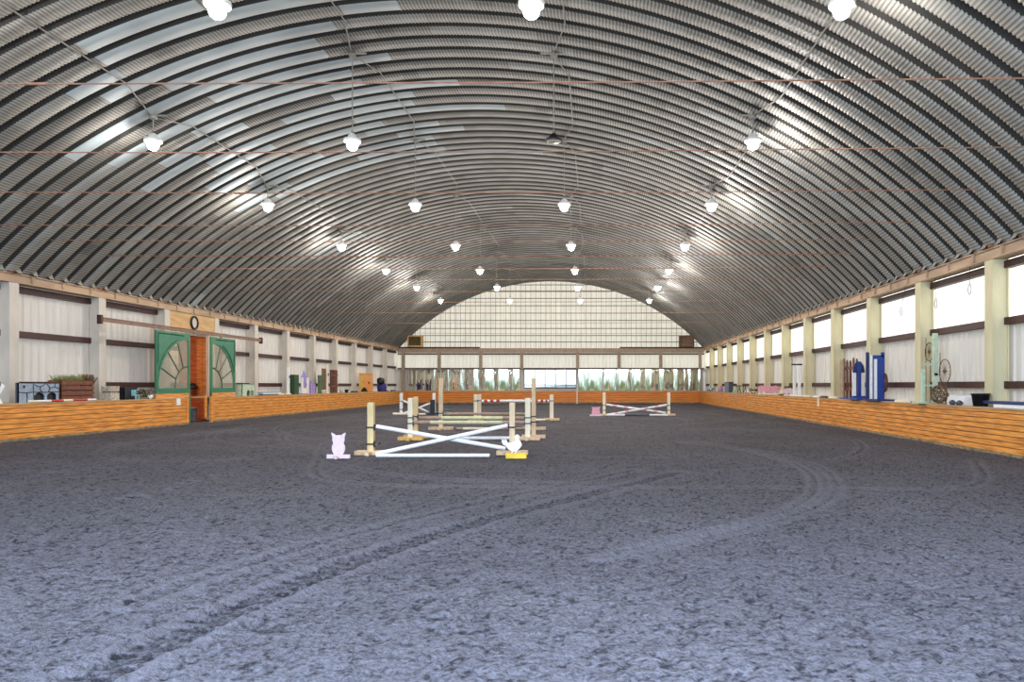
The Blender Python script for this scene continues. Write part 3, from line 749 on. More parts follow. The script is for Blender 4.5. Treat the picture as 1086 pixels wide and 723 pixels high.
# front cross rail
Y1 = gy(482); xa, xb = gx(393.6,Y1), gx(543.3,Y1)
standard(xa, Y1, 1.16, 'pale timber jump standard beside the small pink cutout, front left', 'woody', 'foot', .135, 1, (.64,.27))
standard(xb, Y1, 1.16, 'pale timber jump standard behind the white hen cutout, front right', 'wood', 'foot', .115, -1, (.64,.27))
pole((xa+.12,Y1-.02,.61),(xb-.13,Y1-.13,.145),.043,[(1,'white')],'white pole of front cross jump sloping down to the right')
pole((xa+.22,Y1-.40,.05),(xb-.10,Y1,.63),.043,[(1,'white')],'white pole of front cross jump sloping up to the right')
pole((gx(408,Y1),Y1-.62,.042),(gx(523,Y1),Y1-.55,.037),.037,[(1,'white')],'white ground pole lying in front of the front cross jump')
mb = MB(); mb.box(-.21,.21,-.07,.07,0,.10,c=.01); o = mb.build('foot_block', M['yellow']); o.location = (gx(547.5,15.25), 15.25, 0); tag(o, 'bright yellow block on the ground below the hen cutout', 'block')
def smooth_outline(P, n=6):
    out = []; k = len(P)
    for i in range(k):
        a,b,c,d = (np.array(P[(i+j-1)%k],float) for j in range(4))
        for t in np.linspace(0,1,n,endpoint=False):
            out.append(tuple(.5*((2*b)+(-a+c)*t+(2*a-5*b+4*c-d)*t*t+(-a+3*b-3*c+d)*t**3)))
    return out
def ears_cutout(loc, s, m, label, rz=0):
    o = empty('animal_cutout', loc, rz, label=label, cat='cutout')
    half = [(0,.50),(.055,.49),(.09,.52),(.145,.55),(.15,.53),(.125,.44),(.13,.40),(.115,.34),(.105,.32),(.135,.27),(.14,.20),(.12,.13),(.085,.08),(.06,.05),(.02,.05),(.012,.09),(0,.10)]
    pts = half + [(-a,b) for a,b in half[::-1][1:-1]]
    mb = MB(); mb.prism([(a*s,b*s) for a,b in pts], -.012, .012); mb.build('body', M[m], o)
    mb = MB(); mb.box(-.245*s,.245*s,-.02,.02,0,.085*s); mb.box(-.02,.02,-.16,.16,0,.04); mb.build('base_board', M[m], o)
    mb = MB(); mb.lathe([(.035,0),(.045,.03),(.03,.06),(.01,.07)], 9, (-.05*s,-.05,0)); mb.build('base_stone', M['column'], o)
    return o
ears_cutout((gx(359,gy(486)),gy(486),0), .96, 'pink', 'pale pink eared animal cutout on the ground left of the front jump')
hen = empty('hen_cutout', (gx(545.5,15.25),15.25,.10), label='white hen shaped cutout standing on the yellow block', cat='cutout')
P = [(-.29,.33),(-.24,.30),(-.20,.35),(-.17,.27),(-.10,.24),(-.02,.27),(.03,.32),(.0,.36),(.02,.43),(.07,.45),(.12,.42),(.125,.37),(.10,.33),(.15,.28),(.18,.20),(.14,.13),(.07,.07),(.045,.055),(.04,0),(.02,0),(.01,.05),(-.03,.05),(-.05,0),(-.07,0),(-.06,.06),(-.15,.10),(-.20,.18),(-.26,.20),(-.30,.26)]
P = [(a*.86,b*.86) for a,b in P]; mb = MB(); mb.prism(P, -.012, .012); mb.build('body', M['white'], hen)
mb = MB(); mb.prism([(.10,.345),(.14,.33),(.10,.32)], -.008, .008); mb.build('beak', M['woody'], hen)
# second jump
Y2 = gy(466.5); Y2b = Y2+.8; xa, xb = gx(435.5,Y2), gx(559.8,Y2)
standard(xa, Y2, 1.18, 'cream timber jump standard with orange foot, front left of the oxer', 'woodp', 'footo', .13, 1, (.66,.5))
standard(gx(441,Y2b), Y2b, 1.2, 'yellowish timber jump standard, back left of the oxer', 'woody', 'footo', .12, 1, (.66,.5))
standard(xb, Y2, 1.18, 'cream timber jump standard, front right of the oxer', 'woodp', 'foot', .14, -1, (.66,.5))
standard(gx(566,Y2b), Y2b, 1.2, 'pale timber jump standard, back right of the oxer', 'wood', 'foot', .12, -1, (.66,.5))
zr = lambda py, y: EYE-(py-VY)*y/F
pole((xa+.09,Y2-.01,zr(447.7,Y2)),(xb-.09,Y2-.01,zr(447.7,Y2)),.048,[(.15,'poletan'),(.8,'polecream'),(1,'poletan')],'cream and brown pole, lower of the oxer in front')
pole((gx(441,Y2b)+.09,Y2b,zr(443,Y2b)),(gx(566,Y2b)-.09,Y2b,zr(443,Y2b)),.048,[(.2,'poletan'),(.75,'polecream'),(1,'poletan')],'cream and brown pole, upper of the oxer behind')
pole((gx(483,20.4),20.4,.045),(gx(541,20.4),20.4,.045),.045,[(1,'white')],'white ground pole lying before the oxer')
# third jump, tall standards
Y3 = gy(455.5)
standard(gx(467.6,Y3),Y3,1.78,'tall thin timber jump standard on the left, rising above the kickboard line','wood','foot',.13,1,(.6,),.8)
standard(gx(566,Y3),Y3,1.78,'tall thin timber jump standard on the right, behind the oxer','wood','foot',.13,-1,(.6,),.8)
pole((gx(469,Y3)+.06,Y3,zr(438.7,Y3)),(gx(564,Y3)-.06,Y3,zr(438.7,Y3)),.045,[(1,'poletan')],'brown pole hung between the two tall standards')
pole((gx(483.6,Y3-.3),Y3-.3,.05),(gx(557,Y3-.3),Y3-.3,.05),.045,[(.1,'poletan'),(.6,'woodp'),(1,'poletan')],'brown and white ground pole between the tall standards')
# fourth jump with red banded pole
Y4 = gy(445.5)
standard(gx(504.5,Y4),Y4,1.13,'cream jump standard at the left end of the red banded pole, left of the pair','woodp','foot',.15,1,(.88,))
standard(gx(508.6,Y4+.8),Y4+.8,1.13,'cream jump standard at the left end of the red banded pole, right of the pair','woodp','foot',.13,1,(.88,))
standard(gx(585,Y4),Y4,1.13,'cream jump standard at the right end of the red banded pole','woodp','foot',.16,-1,(.88,))
bands = [(.04,'white'),(.09,'red'),(.13,'white'),(.18,'red'),(.22,'white'),(.27,'red'),(.78,'white'),(.83,'red'),(.87,'white'),(.91,'red'),(.94,'white'),(.97,'red'),(1,'white')]
pole((gx(508,Y4)+.1,Y4,zr(425,Y4)),(gx(585,Y4)-.09,Y4,zr(425,Y4)),.05,bands,'white pole with red bands hung on cream standards')
pole((gx(560,Y4-.8),Y4-.8,.05),(gx(578,Y4-.6),Y4-.6,.05),.045,[(1,'woodp')],'short white pole lying by the right cream standard')
# fifth narrow cross
Y5 = gy(439.5); xa, xb = gx(425.5,Y5), gx(460.3,Y5)
standard(xa,Y5,1.12,'white jump standard at the left of the narrow far cross jump','white','white',.14,1,(.72,.3),.8)
standard(xb,Y5,1.12,'white jump standard with black wrap at the right of the narrow far cross jump','white','navy',.14,-1,(.62,))
mb = MB(); mb.box(-.11,.11,-.06,.06,0,.76,c=.01); o = mb.build('padded_block', M['black']); o.location = (gx(458.8,Y5-.35),Y5-.35,0); tag(o,'black upright pad leaning before the narrow far jump','pad')
pole((xa+.1,Y5-.0,.70),(xb-.25,Y5-.12,.13),.045,[(1,'white')],'white pole of narrow far cross jump sloping down right')
pole((xa+.15,Y5-.38,.05),(xb-.1,Y5,.60),.045,[(1,'white')],'white pole of narrow far cross jump sloping up right')
pole((xa-.2,Y5-.62,.05),(xb-.3,Y5-.62,.05),.045,[(1,'woodp')],'pale ground pole lying before the narrow far jump')
o = empty('plastic_bucket', (gx(474,gy(441)),gy(441),0), label='small pale aqua bucket on the sand behind the tall standard', cat='bucket')
mb = MB(); mb.lathe([(.13,0),(.17,.24),(.185,.25),(.185,.27),(.16,.26),(.12,.02)],14,cap1=False); mb.build('body',M['aqua'],o,smooth=True)
mb = MB(); mb.lathe([(.19,.25),(.19,.29),(.02,.3)],14); mb.build('lid',M['navy'],o)
# sixth far right cross
Y6 = gy(440.5); xa, xb = gx(640.7,Y6), gx(709.2,Y6)
standard(xa,Y6,1.17,'cream jump standard beside the pink square cutout, far right jump','woodp','foot',.14,1,(.55,.3))
standard(xb,Y6,1.17,'cream jump standard at the right end of the far right cross jump','woodp','foot',.14,-1,(.55,.3))
pb = [(.12,'white'),(.18,'pinkd'),(.3,'white'),(.36,'pinkd'),(.62,'white'),(.68,'pinkd'),(.8,'white'),(.86,'pinkd'),(1,'white')]
pole((xa+.1,Y6,.54),(xb-.15,Y6-.13,.14),.05,pb,'pink banded white pole sloping down right on the far right jump')
pole((xa+.15,Y6-.4,.05),(xb-.1,Y6,.52),.05,pb,'pink banded white pole sloping up right on the far right jump')
pole((xa+.1,Y6-.62,.05),(xb-.1,Y6-.62,.05),.045,[(.3,'white'),(.7,'slate'),(1,'white')],'white and grey ground pole under the far right jump')
o = empty('animal_cutout',(gx(632,Y6-.55),Y6-.55,0),label='pink square pig like cutout left of the far right jump',cat='cutout')
mb = MB(); mb.prism([(-.19,.05),(.19,.05),(.20,.2),(.17,.3),(.21,.46),(.12,.43),(-.12,.43),(-.21,.46),(-.17,.3),(-.20,.2)],-.012,.012); mb.build('body',M['pinkd'],o)
mb = MB(); mb.box(-.3,.3,-.03,.03,0,.07); mb.box(-.22,-.16,-.15,.15,0,.05); mb.box(.16,.22,-.15,.15,0,.05); mb.build('base_board',M['pink'],o)
# slim white marker before the back kickboard
mb = MB(); mb.box(-.035,.035,-.035,.035,0,1.6,c=.008); mb.box(-.1,.1,-.1,.1,0,.03); o = mb.build('marker_post', M['white']); o.location = (gx(612,YB-.6),YB-.6,0); tag(o,'slim white marker post standing before the far kickboard','post')

# ------------------------------------------------------------------ ledge things
Z0 = LEDGE
def thing_box(name, X, px0, px1, pytop, depth, m, label, cat, side, z0=Z0):
    """box on a ledge seen between two picture columns, side -1 left, +1 right"""
    y0, y1 = sorted((side_y(px0,X), side_y(px1,X))); ym = (y0+y1)/2
    return ym, (y1-y0)/2, EYE-(pytop-VY)*ym/F - z0
def arch_box(name, X, px0, px1, pyt, depth, m, label, stones):
    ym, hw, h = thing_box(name, X, px0, px1, pyt, depth, m, label, '', -1)
    o = empty(name, (X, ym, Z0), label=label, cat='jump filler')
    # face toward +x with two arched openings near the far end
    mb = MB(); t0, t1 = -.03, 0
    cs = [(.00*hw,.26*hw),(.62*hw,.26*hw)]; hh = h*.30
    # build face by strips over y
    ys = np.linspace(-hw, hw, 61)
    def low(y):
        for c,r in cs:
            if abs(y-c) < r: return hh+math.sqrt(r*r-(y-c)**2)*.55 if True else 0
        return 0
    for a,b in zip(ys[:-1],ys[1:]):
        z = max(low((a+b)/2), 0); mb.box(t0,t1,a,b,z,h)
    mb.build('front_panel', m, o)
    mb = MB(); mb.box(-depth,0,-hw,-hw+.02,0,h); mb.box(-depth,0,hw-.02,hw,0,h); mb.box(-depth,-.0,-hw,hw,h-.02,h); mb.build('carcass', M['slate'] if stones else M['mint'], o)
    mb = MB(); mb.box(-depth,-depth+.02,-hw+.02,hw-.02,0,h-.02); mb.build('inside', M['black'], o)
    if stones:
        mb = MB(); R = random.Random(3)
        # painted stone joints
        def ln(p): mb.tube([(.003,a*hw,b*h) for a,b in p], .012, 4)
        for c0,c1 in ((-1,-.30),(-.30,.1),(.1,.5),(.5,.95)):
            ln([(c0,.53),((c0+c1)/2,.5+R.uniform(-.03,.06)),(c1,.53)])
        ln([(-.30,1),(-.32,.75),(-.28,.55)]); ln([(-.62,.5),(-.60,.25),(-.63,0)]); ln([(-.25,.9),(0,.78),(.2,.88),(.3,1)]); ln([(.05,.78),(.0,.65),(.15,.5)])
        ln([(.35,.95),(.5,.72),(.75,.8),(.95,.7)]); ln([(.5,.72),(.42,.5)]); ln([(-.30,.5),(-.28,.2),(-.22,0)]); ln([(.75,.8),(.8,1)])
        mb.build('painted_joints', M['black'], o)
        mb = MB(); mb.prism([(-.74*hw+.04*math.cos(t), .8*h+.04*math.sin(t)) for t in np.linspace(0,2*PI,12,endpoint=False)], 0, .006, 'yz'); mb.build('dark_hole', M['black'], o)
    return o
LX = BL-.08
arch_box('stone_filler', LX, 19.5, 63, 405.8, .08, M['stone'], 'grey box painted with stones and two dark arches on left ledge', True)
arch_box('arched_filler', LX, 257, 270, 407, .3, M['mint'], 'mint green box with two dark arches right of green doors', False)
# white crossed slats at frame edge
yy = side_y(-3, LX); o = empty('cross_cutout', (LX, yy, Z0), label='white crossed slats at the near end of the left ledge', cat='cutout')
for s in (-1,1):
    mb = MB(); L_ = .55; a = s*.95
    mx = Matrix.Translation((0,0,.22)) @ Matrix.Rotation(a,4,'X'); mb.box(-.02+.02*s,.0+.02*s,-.32,.32,-.045,.045,mx); mb.build('slat', M['white'], o)
# crate with plants
y0, y1 = side_y(61,BL-.35), side_y(96,BL-.35); ym, hw = (y0+y1)/2, (y1-y0)/2; h = .62
o = empty('slatted_planter', (BL-.42, ym, Z0), label='brown slatted wooden planter with dry grass on the left ledge', cat='planter')
for k in range(4):
    mb = MB(); z = .02+k*.155; mb.box(.16,.19,-hw,hw,z,z+.12); mb.box(-.22,-.19,-hw,hw,z,z+.12); mb.box(-.2,.18,-hw,-hw+.03,z,z+.12); mb.box(-.2,.18,hw-.03,hw,z,z+.12); mb.build('slat', M['brown'], o)
mb = MB()
for a in (-hw+.03,hw-.09): mb.box(.12,.16,a,a+.06,0,h); mb.box(-.19,-.15,a,a+.06,0,h)
mb.box(-.18,.15,-hw+.03,hw-.03,0,.45)
mb.build('corner_post', M['brownd'], o)
g = MB(); R = random.Random(5)
for k in range(420):
    a = R.uniform(-hw,hw*.6); x = R.uniform(-.12,.16); L_ = R.uniform(.12,.34); t = R.uniform(0,2*PI); le = R.uniform(.05,.3)
    z = h-.1; p1 = (x+math.cos(t)*le*.5, a+math.sin(t)*le*.5, z+L_*.7); p2 = (x+math.cos(t)*le, a+math.sin(t)*le, z+L_*R.uniform(.6,1))
    g.add([(x,a-.008,z),(x,a+.008,z),(p1[0],p1[1]+.008,p1[2]),(p1[0],p1[1]-.008,p1[2]),p2], [(0,1,2,3),(3,2,4)])
gg = g.build('dry_grass', M['grass'], o); gg['kind'] = 'stuff'
g = MB()
for k in range(90):
    a = R.uniform(hw*.6,hw*1.05); x = R.uniform(-.05,.2); L_ = R.uniform(.15,.3); t = R.uniform(0,2*PI); z = h-.1
    g.add([(x,a-.012,z),(x,a+.012,z),(x+.1*math.cos(t),a+.1*math.sin(t)+.02,z+L_),(x+.1*math.cos(t),a+.1*math.sin(t)-.02,z+L_)], [(0,1,2,3)])
gg = g.build('dead_flowers', M['vine'], o); gg['kind'] = 'stuff'
bb = [(.12,'woodp'),(.3,'white'),(.48,'red'),(.62,'woodp'),(.85,'red'),(1,'white')]
pole((BL-.04, side_y(32,BL), Z0+.035),(BL-.04, side_y(103,BL), Z0+.035),.032,bb,'red and white pole lying along the left ledge edge')
# pebbled box behind second column, black box and oddments
o = empty('pebbled_box', (BL-.30, side_y(117,BL-.3), Z0), label='pale pebbled box between column and black crate, left ledge', cat='box')
mb = MB(); mb.box(-.15,.15,-.22,.22,0,.24); mb.box(-.15,.15,-.22,.22,.27,.44); mb.build('block', mat('pebble', srgb(190,178,160), .8, 0, .35, 22), o)
mb = MB(); mb.box(-.13,.13,-.2,.2,.24,.27); mb.build('dark_gap', M['black'], o)
o = empty('black_crate', (BL-.36, side_y(132,BL-.36), Z0), label='black crate on the left ledge before the green doors', cat='crate')
mb = MB(); mb.box(-.2,.2,-.34,.34,0,.03); mb.box(-.2,.2,-.34,-.31,0,.38); mb.box(-.2,.2,.31,.34,0,.38); mb.box(.18,.2,-.34,.34,.0,.36); mb.box(-.2,-.18,-.34,.34,0,.38); mb.box(-.2,.22,-.36,.36,.36,.4); mb.build('body', M['black'], o)
o = empty('toy_chair', (BL-.12, side_y(143,BL-.12), Z0), label='small aqua chair shaped ornament by the black crate', cat='ornament')
mb = MB(); mb.box(-.1,.1,-.1,.1,.12,.15); mb.box(-.1,.1,-.12,-.09,.12,.32); mb.build('seat', M['aqua'], o)
for a in (-.08,.08):
    for b in (-.08,.08):
        mb = MB(); mb.box(a-.012,a+.012,b-.012,b+.012,0,.12); mb.build('leg', M['aqua'], o)
o = empty('garland_heap', (BL-.3, side_y(149,BL-.3), Z0), label='tangled dark heap with green and yellow leaves on the left ledge', cat='garland')
mb = MB()
for k in range(6):
    t = np.linspace(0,2*PI,14); cx = R.uniform(-.1,.1); cy = R.uniform(-.35,.35); rr = R.uniform(.1,.2)
    mb.tube([(cx+.05*math.sin(3*q), cy+rr*math.cos(q), .02+.17+.8*rr*math.sin(q)*.9) for q in t], .014, 5)
mb.build('loops', M['black'], o)
mb = MB()
for k in range(60):
    cx,cy,cz = R.uniform(-.1,.12),R.uniform(-.4,.4),R.uniform(.02,.3); mb.add([(cx,cy,cz),(cx+.02,cy+.04,cz+.02),(cx,cy+.07,cz),(cx-.01,cy+.03,cz-.03)],[(0,1,2,3)])
mb.build('leaves', M['ogreen'], o)
mb = MB()
for k in range(16):
    cx,cy,cz = R.uniform(-.0,.14),R.uniform(-.3,.3),R.uniform(.05,.32); mb.add([(cx,cy,cz),(cx+.02,cy+.04,cz+.02),(cx,cy+.06,cz),(cx-.01,cy+.03,cz-.03)],[(0,1,2,3)])
mb.build('yellow_leaves', M['yellow'], o)
o = empty('bird_ornament', (BL-.12, side_y(160,BL-.1), Z0), label='small white bird ornament left of the green doors', cat='ornament')
mb = MB(); P = [(-.17,.1),(-.08,.09),(-.02,.12),(.02,.1),(.06,.14),(.11,.15),(.12,.12),(.18,.1),(.12,.09),(.08,.04),(.02,.02),(.01,0),(-.03,0),(-.03,.03),(-.09,.05)]; mb.prism(P,-.02,.02,'yz'); mb.build('body', M['white'], o)
mb = MB(); mb.prism([(-.03,.06),(.03,.09),(-.01,.02)],.02,.03,'yz'); mb.build('wing', M['skin'], o)

def ledge_loc(px, X): return (X, side_y(px, X), Z0)
# left further objects
o = empty('plank_stack', (BL-.2, side_y(286,BL-.2), Z0), label='blue white planks lying flat on the left ledge past green doors', cat='planks')
for k,(m,z,a) in enumerate((('navy',0,0),('white',.05,.1),('stone',.1,-.1))):
    mb = MB(); mb.box(-.1,.1,-1.0+a,1.0+a,z,z+.048); mb.build('plank', M[m], o)
o = empty('timber_blocks', ledge_loc(300,BL-.1), label='small cream timber offcuts on the left ledge before white post', cat='offcuts')
for k in range(4):
    mb = MB(); mb.box(-.05,.05,-.5+k*.3,-.3+k*.3,0,.05+.02*(k%2)); mb.build('offcut', M['woodp' if k%2 else 'wood'], o)
def ledge_std(px, X, pytop, m, label, w=.12, foot='white', cup=True, fw=.5):
    x,y,z = ledge_loc(px,X); h = EYE-(pytop-VY)*y/F-z
    o = empty('jump_standard', (x,y,z), label=label, cat='jump standard', group='jump standards stored on the ledges')
    mb = MB(); mb.box(-w/2,w/2,-w/2,w/2,.04,h,c=.008); mb.build('post', M[m], o)
    mb = MB(); mb.box(-.05,.05,-fw/2,fw/2,0,.06,c=.006); mb.build('foot', M[foot], o)
    if cup:
        mb = MB(); mb.box(.0,.06,w/2,w/2+.08,h*.62,h*.66); mb.box(w/2,w/2+.03,-.03,.05,h*.6,h*.68); mb.build('jump_cup', M['cup'], o)
    return o
ledge_std(305.5,BL-.15,389,'white','white stored standard with black cup next to dark green block on left ledge')
o = empty('green_block', ledge_loc(312.3,BL-.25), label='dark green upright filler block on the left ledge', cat='jump filler')
mb = MB(); mb.box(-.12,.12,-.28,.28,0,1.0,c=.01); mb.build('body', M['dgreen'], o)
mb = MB(); mb.box(-.14,.14,-.32,.32,0,.05); mb.build('foot', M['dgreen'], o)
o = empty('castle_filler', ledge_loc(322.5,BL-.2), label='lilac pointed house shaped filler between two white posts', cat='jump filler')
mb = MB(); mb.prism([(-.22,.25),(.22,.25),(.22,.85),(.40,.85),(0,1.24),(-.40,.85),(-.22,.85)],-.03,.0,'yz'); mb.build('arrow_panel', M['purple'], o)
for a in (-.38,.38):
    mb = MB(); mb.box(0,.08,a-.07,a+.07,0,.86,c=.006); mb.build('post', M['white'], o)
mb = MB(); mb.box(0,.06,-.2,.2,.02,.3); mb.build('sign_board', M['woodp'], o)
mb = MB(); mb.box(-.1,.14,-.5,.5,0,.04); mb.build('foot', M['purple'], o)
o = empty('lilac_planks', ledge_loc(331.5,BL-.2), label='lilac planks standing upright beside the lilac house filler', cat='planks')
for a,h in ((-.2,.72),(0,.6),(.2,.5)):
    mb = MB(); mb.box(-.03,.03,a-.08,a+.08,0,h); mb.build('plank', M['purple'], o)
o = empty('filler_screen', ledge_loc(339.8,BL-.2), label='olive green upright panel on the left ledge', cat='panel')
mb = MB(); mb.box(-.04,.04,-.3,.3,0,1.02); mb.box(-.08,.08,-.34,.34,0,.04); mb.build('board', M['ogreen'], o)
o = empty('brown_panel', ledge_loc(343.8,BL-.32), label='weathered brown fence panel behind the olive green panel', cat='panel')
mb = MB()
for k in range(4): mb.box(-.02,.02,-.36+k*.19,-.20+k*.19,0,1.42-.03*(k%2))
mb.build('boards', mat('weathered_brown', srgb(132,104,84), .8, 0, .2, 6), o)
ledge_std(347,BL-.12,386,'woodp','cream stored standard before the brown panels on left ledge',.1,'woodp')
o = empty('slatted_gate', ledge_loc(354,BL-.22), label='dark brown slatted gate standing on the left ledge', cat='gate')
for k in range(5):
    mb = MB(); mb.box(-.02,.02,-.6+k*.25,-.44+k*.25,0,1.36); mb.build('picket', M['brownd' if k < 3 else 'brown'], o)
mb = MB(); mb.box(.02,.05,-.6,.56,.35,.45); mb.box(.02,.05,-.6,.56,1.0,1.1); mb.build('rail', M['brown'], o)
for px,m,lab in ((343,'woodp','small cream cup shaped ornament on left ledge'),(362,'mint','small pale green pot at the base of brown gate'),(367.5,'dark','small dark pot right of the brown gate')):
    mb = MB(); mb.lathe([(.09,0),(.12,.16),(.13,.2),(.10,.2),(.08,.03)],12,cap1=False); o = mb.build('small_pot', M[m], None, True); o.location = ledge_loc(px,BL-.08); tag(o,lab,'pot')
o = empty('timber_cabinet', ledge_loc(390.5,BL-.32), label='bright orange timber cabinet near the far left corner', cat='cabinet')
mb = MB(); mb.box(-.3,.0,-1.05,1.05,0,1.22); mb.build('carcass', M['footo'], o)
for a in (-1.0,.02):
    mb = MB(); mb.box(.0,.03,a,a+.98,.03,1.19,c=.004); d = mb.build('door', M['pine'], o)
    mb = MB(); mb.box(.03,.06,a+(.88 if a < 0 else .06),a+(.92 if a < 0 else .10),.55,.7); mb.build('handle', M['dark'], d)
mb = MB(); mb.box(-.34,.06,-1.1,1.1,1.22,1.27); mb.build('top', M['footo'], o)
o = empty('potted_bush', ledge_loc(386,BL-.04), label='low dark green bush before the orange cabinet', cat='plant')
mb = MB()
for k in range(260):
    a=R.uniform(0,2*PI); b=R.uniform(0,PI/2); rr=R.uniform(.5,1); c=(.12*rr*math.cos(a)*math.cos(b), .55*rr*math.sin(a)*math.cos(b), .05+.24*rr*math.sin(b))
    mb.add([c,(c[0]+.03,c[1]+.06,c[2]+.03),(c[0]+.01,c[1]+.11,c[2]),(c[0]-.02,c[1]+.05,c[2]-.03)],[(0,1,2,3)])
mb.build('foliage', M['dgreen'], o)
o = empty('covered_saddle', ledge_loc(405,BL-.2), label='dark and violet blue covered saddle on a stand, far left ledge', cat='saddle')
mb = MB(); mb.lathe([(.30,0),(.34,.3),(.30,.5),(.2,.62),(.05,.66)],14); mb.build('cover', mat('violet_cloth', srgb(56,50,120), .8, 0, .2, 6), o, smooth=True)
mb = MB(); mb.lathe([(.2,.5),(.26,.62),(.28,.85),(.2,.98),(.04,1.0)],12,(-.04,-.15,0)); mb.build('seat', M['black'], o, smooth=True)
for k,px in enumerate((376,409,417)):
    mb = MB(); mb.box(-.06,.06,-.5,.5,0,.1); o = mb.build('dark_plank', M['dark']); o.location = ledge_loc(px,BL-.08); tag(o,['flat dark plank on the left ledge before the orange cabinet','flat dark plank beside the covered saddle','flat dark plank in the far left corner of the ledge'][k],'plank')

# right ledge
RX = BR+.12
o = empty('picket_gate', (RX+.18, side_y(901,RX+.18), Z0), label='brown picket gate leaning beside the blue arched standard', cat='gate')
for k in range(5):
    a = -.72+k*.32; hgt = 1.36+.05*math.sin(k*2)
    mb = MB(); mb.prism([(a-.07,0),(a+.07,0),(a+.07,hgt-.1),(a,hgt),(a-.07,hgt-.1)],-.02,.02,'yz'); mb.build('picket', M['brown' if k%2 else 'brownd'], o)
mb = MB(); mb.box(-.05,-.02,-.8,.75,.28,.38); mb.box(-.05,-.02,-.8,.75,1.0,1.1); mb.build('rail', M['brown'], o)
o = empty('tan_plank', (RX+.06, side_y(893,RX+.06), Z0), label='tall tan plank standing left of the brown picket gate', cat='plank')
mb = MB(); mb.box(-.03,.03,-.15,.15,0,1.36); mb.box(-.08,.08,-.2,.2,0,.04); mb.build('board', mat('tan_plank', srgb(176,150,120), .7, 0, .15, 6), o)
def cut_std(px, pytop, wpx, label, pts_top):
    x,y,z = RX, side_y(px,RX), Z0; h = EYE-(pytop-VY)*y/F-z
    return empty('jump_wing', (x,y,z), label=label, cat='jump wing'), h, y
o, h, y = cut_std(910.5,383,11,'blue arched jump wing with white side posts on right ledge',None)
w = .16
mb = MB(); top = h
mb.prism([(-w,.0),(-w*.25,.0),(-w*.25,h*.72),(w*.25,h*.72),(w*.25,0),(w,0),(w,h*.72),(w*.72,h*.9),(0,h),(-w*.72,h*.9),(-w,h*.72)][0:0] or [(-.20,h*.70),(.20,h*.70),(.16,h*.88),(.08,h*.97),(0,h),(-.08,h*.97),(-.16,h*.88)],-.03,.03); mb.build('arched_head', M['navy'], o)
mb = MB(); mb.box(-.055,.075,-.05,-.0,0,h*.99,c=.01); mb.build('centre_post', M['blue'], o)
for a in (-.145,.14):
    mb = MB(); mb.box(a-.055,a+.055,-.03,.03,0.03,h*.72); mb.build('side_post', M['white'], o)
mb = MB(); mb.box(-.26,.24,-.55,.35,0,.05); mb.box(-.2,.2,-.1,.1,.05,.12); mb.build('foot', M['blue'], o)
o, h, y = cut_std(927.5,373.5,16,'tall royal blue jump wing with white stripes on right ledge',None)
mb = MB(); mb.box(-.06,.30,-.02,.04,0,h*.94); mb.box(.20,.30,-.02,.04,h*.9,h); mb.build('blue_panel', M['blue'], o)
for a,b in ((-.16,-.08),(-.03,.06)):
    mb = MB(); mb.box(a,b,-.06,-.0,0,h*(.94 if a < -.1 else .86),c=.006); mb.build('white_strip', M['white'], o)
mb = MB(); mb.box(-.26,-.17,-.02,.04,0,h); mb.build('edge_post', M['navy'], o)
mb = MB(); mb.box(-.26,.26,-.9,.35,0,.05); mb.build('foot', M['navy'], o)
mb = MB(); mb.tube([(.0,.16*math.cos(t),.55+.26*math.sin(t)) for t in np.linspace(0,2*PI,20)],.045,6); o = mb.build('dark_wreath', M['brownd']); o.location = (RX+.3, side_y(938,RX+.3), Z0-.0); tag(o,'dark brown wreath behind the tall blue wing','wreath')
mb = MB(); mb.box(-.06,.06,-.5,.5,0,.04); o = mb.build('blue_plank', M['blue']); o.location=(RX-.06, side_y(899,RX), Z0); tag(o,'flat blue plank lying below the brown picket gate','plank')
# mint wing
ya = side_y(985,RX); o = empty('jump_wing', (RX,ya,Z0), label='mint green ladder like jump wing beside the spoked wheels', cat='jump wing')
mb = MB(); mb.box(-.20,-.10,-.05,.05,0,.92*ya/20,c=.008); mb.build('short_post', M['mint'], o)
mb = MB(); mb.box(.10,.22,-.05,.05,0,.51+53.4*ya/F,c=.008); mb.build('tall_post', M['mint'], o)
for z in (.44,.98):
    mb = MB(); mb.box(-.12,.12,-.03,.03,z,z+.05); mb.build('rung', M['mint'], o)
mb = MB(); mb.box(-.3,.25,-.15,.3,0,.04); mb.build('foot', M['mint'], o)
mb = MB(); mb.box(.12,.2,-.09,-.05,.72,.78); mb.build('jump_cup', M['cup'], o)
def wheel(px, py, X, r, label, rim=.012):
    y = side_y(px,X); z = EYE-(py-VY)*y/F
    o = empty('spoked_wheel', (X,y,z), label=label, cat='wheel')
    mb = MB(); mb.tube([(0,r*math.cos(t),r*math.sin(t)) for t in np.linspace(0,2*PI,33)],rim,6); mb.build('rim',M['vine'],o)
    mb = MB()
    for k in range(8): t = PI/8*k; mb.tube([(0,-r*math.cos(t),-r*math.sin(t)),(0,r*math.cos(t),r*math.sin(t))],.005,4)
    mb.build('spokes',M['vine'],o)
    mb = MB(); mb.tube([(-.04,0,0),(.04,0,0)],.03,8); mb.build('hub',M['vine'],o)
    if z-r > Z0+.02:
        mb = MB(); mb.tube([(.03,r+.02,r*1.6),(.03,r+.02,Z0-z+.01)],.01,5); mb.tube([(.03,-r*.0,-r),(.03,0,Z0-z+.01)],.012,5); mb.build('stake',M['vine'],o)
    return o
wheel(1002,393.5,RX+.25,.30,'tall thin spoked wheel right of the mint green wing')
wheel(985.5,373,RX+.2,.24,'small spoked wheel behind the rungs of the mint wing')
o = empty('vine_ball', (RX+.02, side_y(996,RX+.02), Z0+.245), label='tangled brown vine ball at the foot of the mint wing', cat='vine ball')
mb = MB()
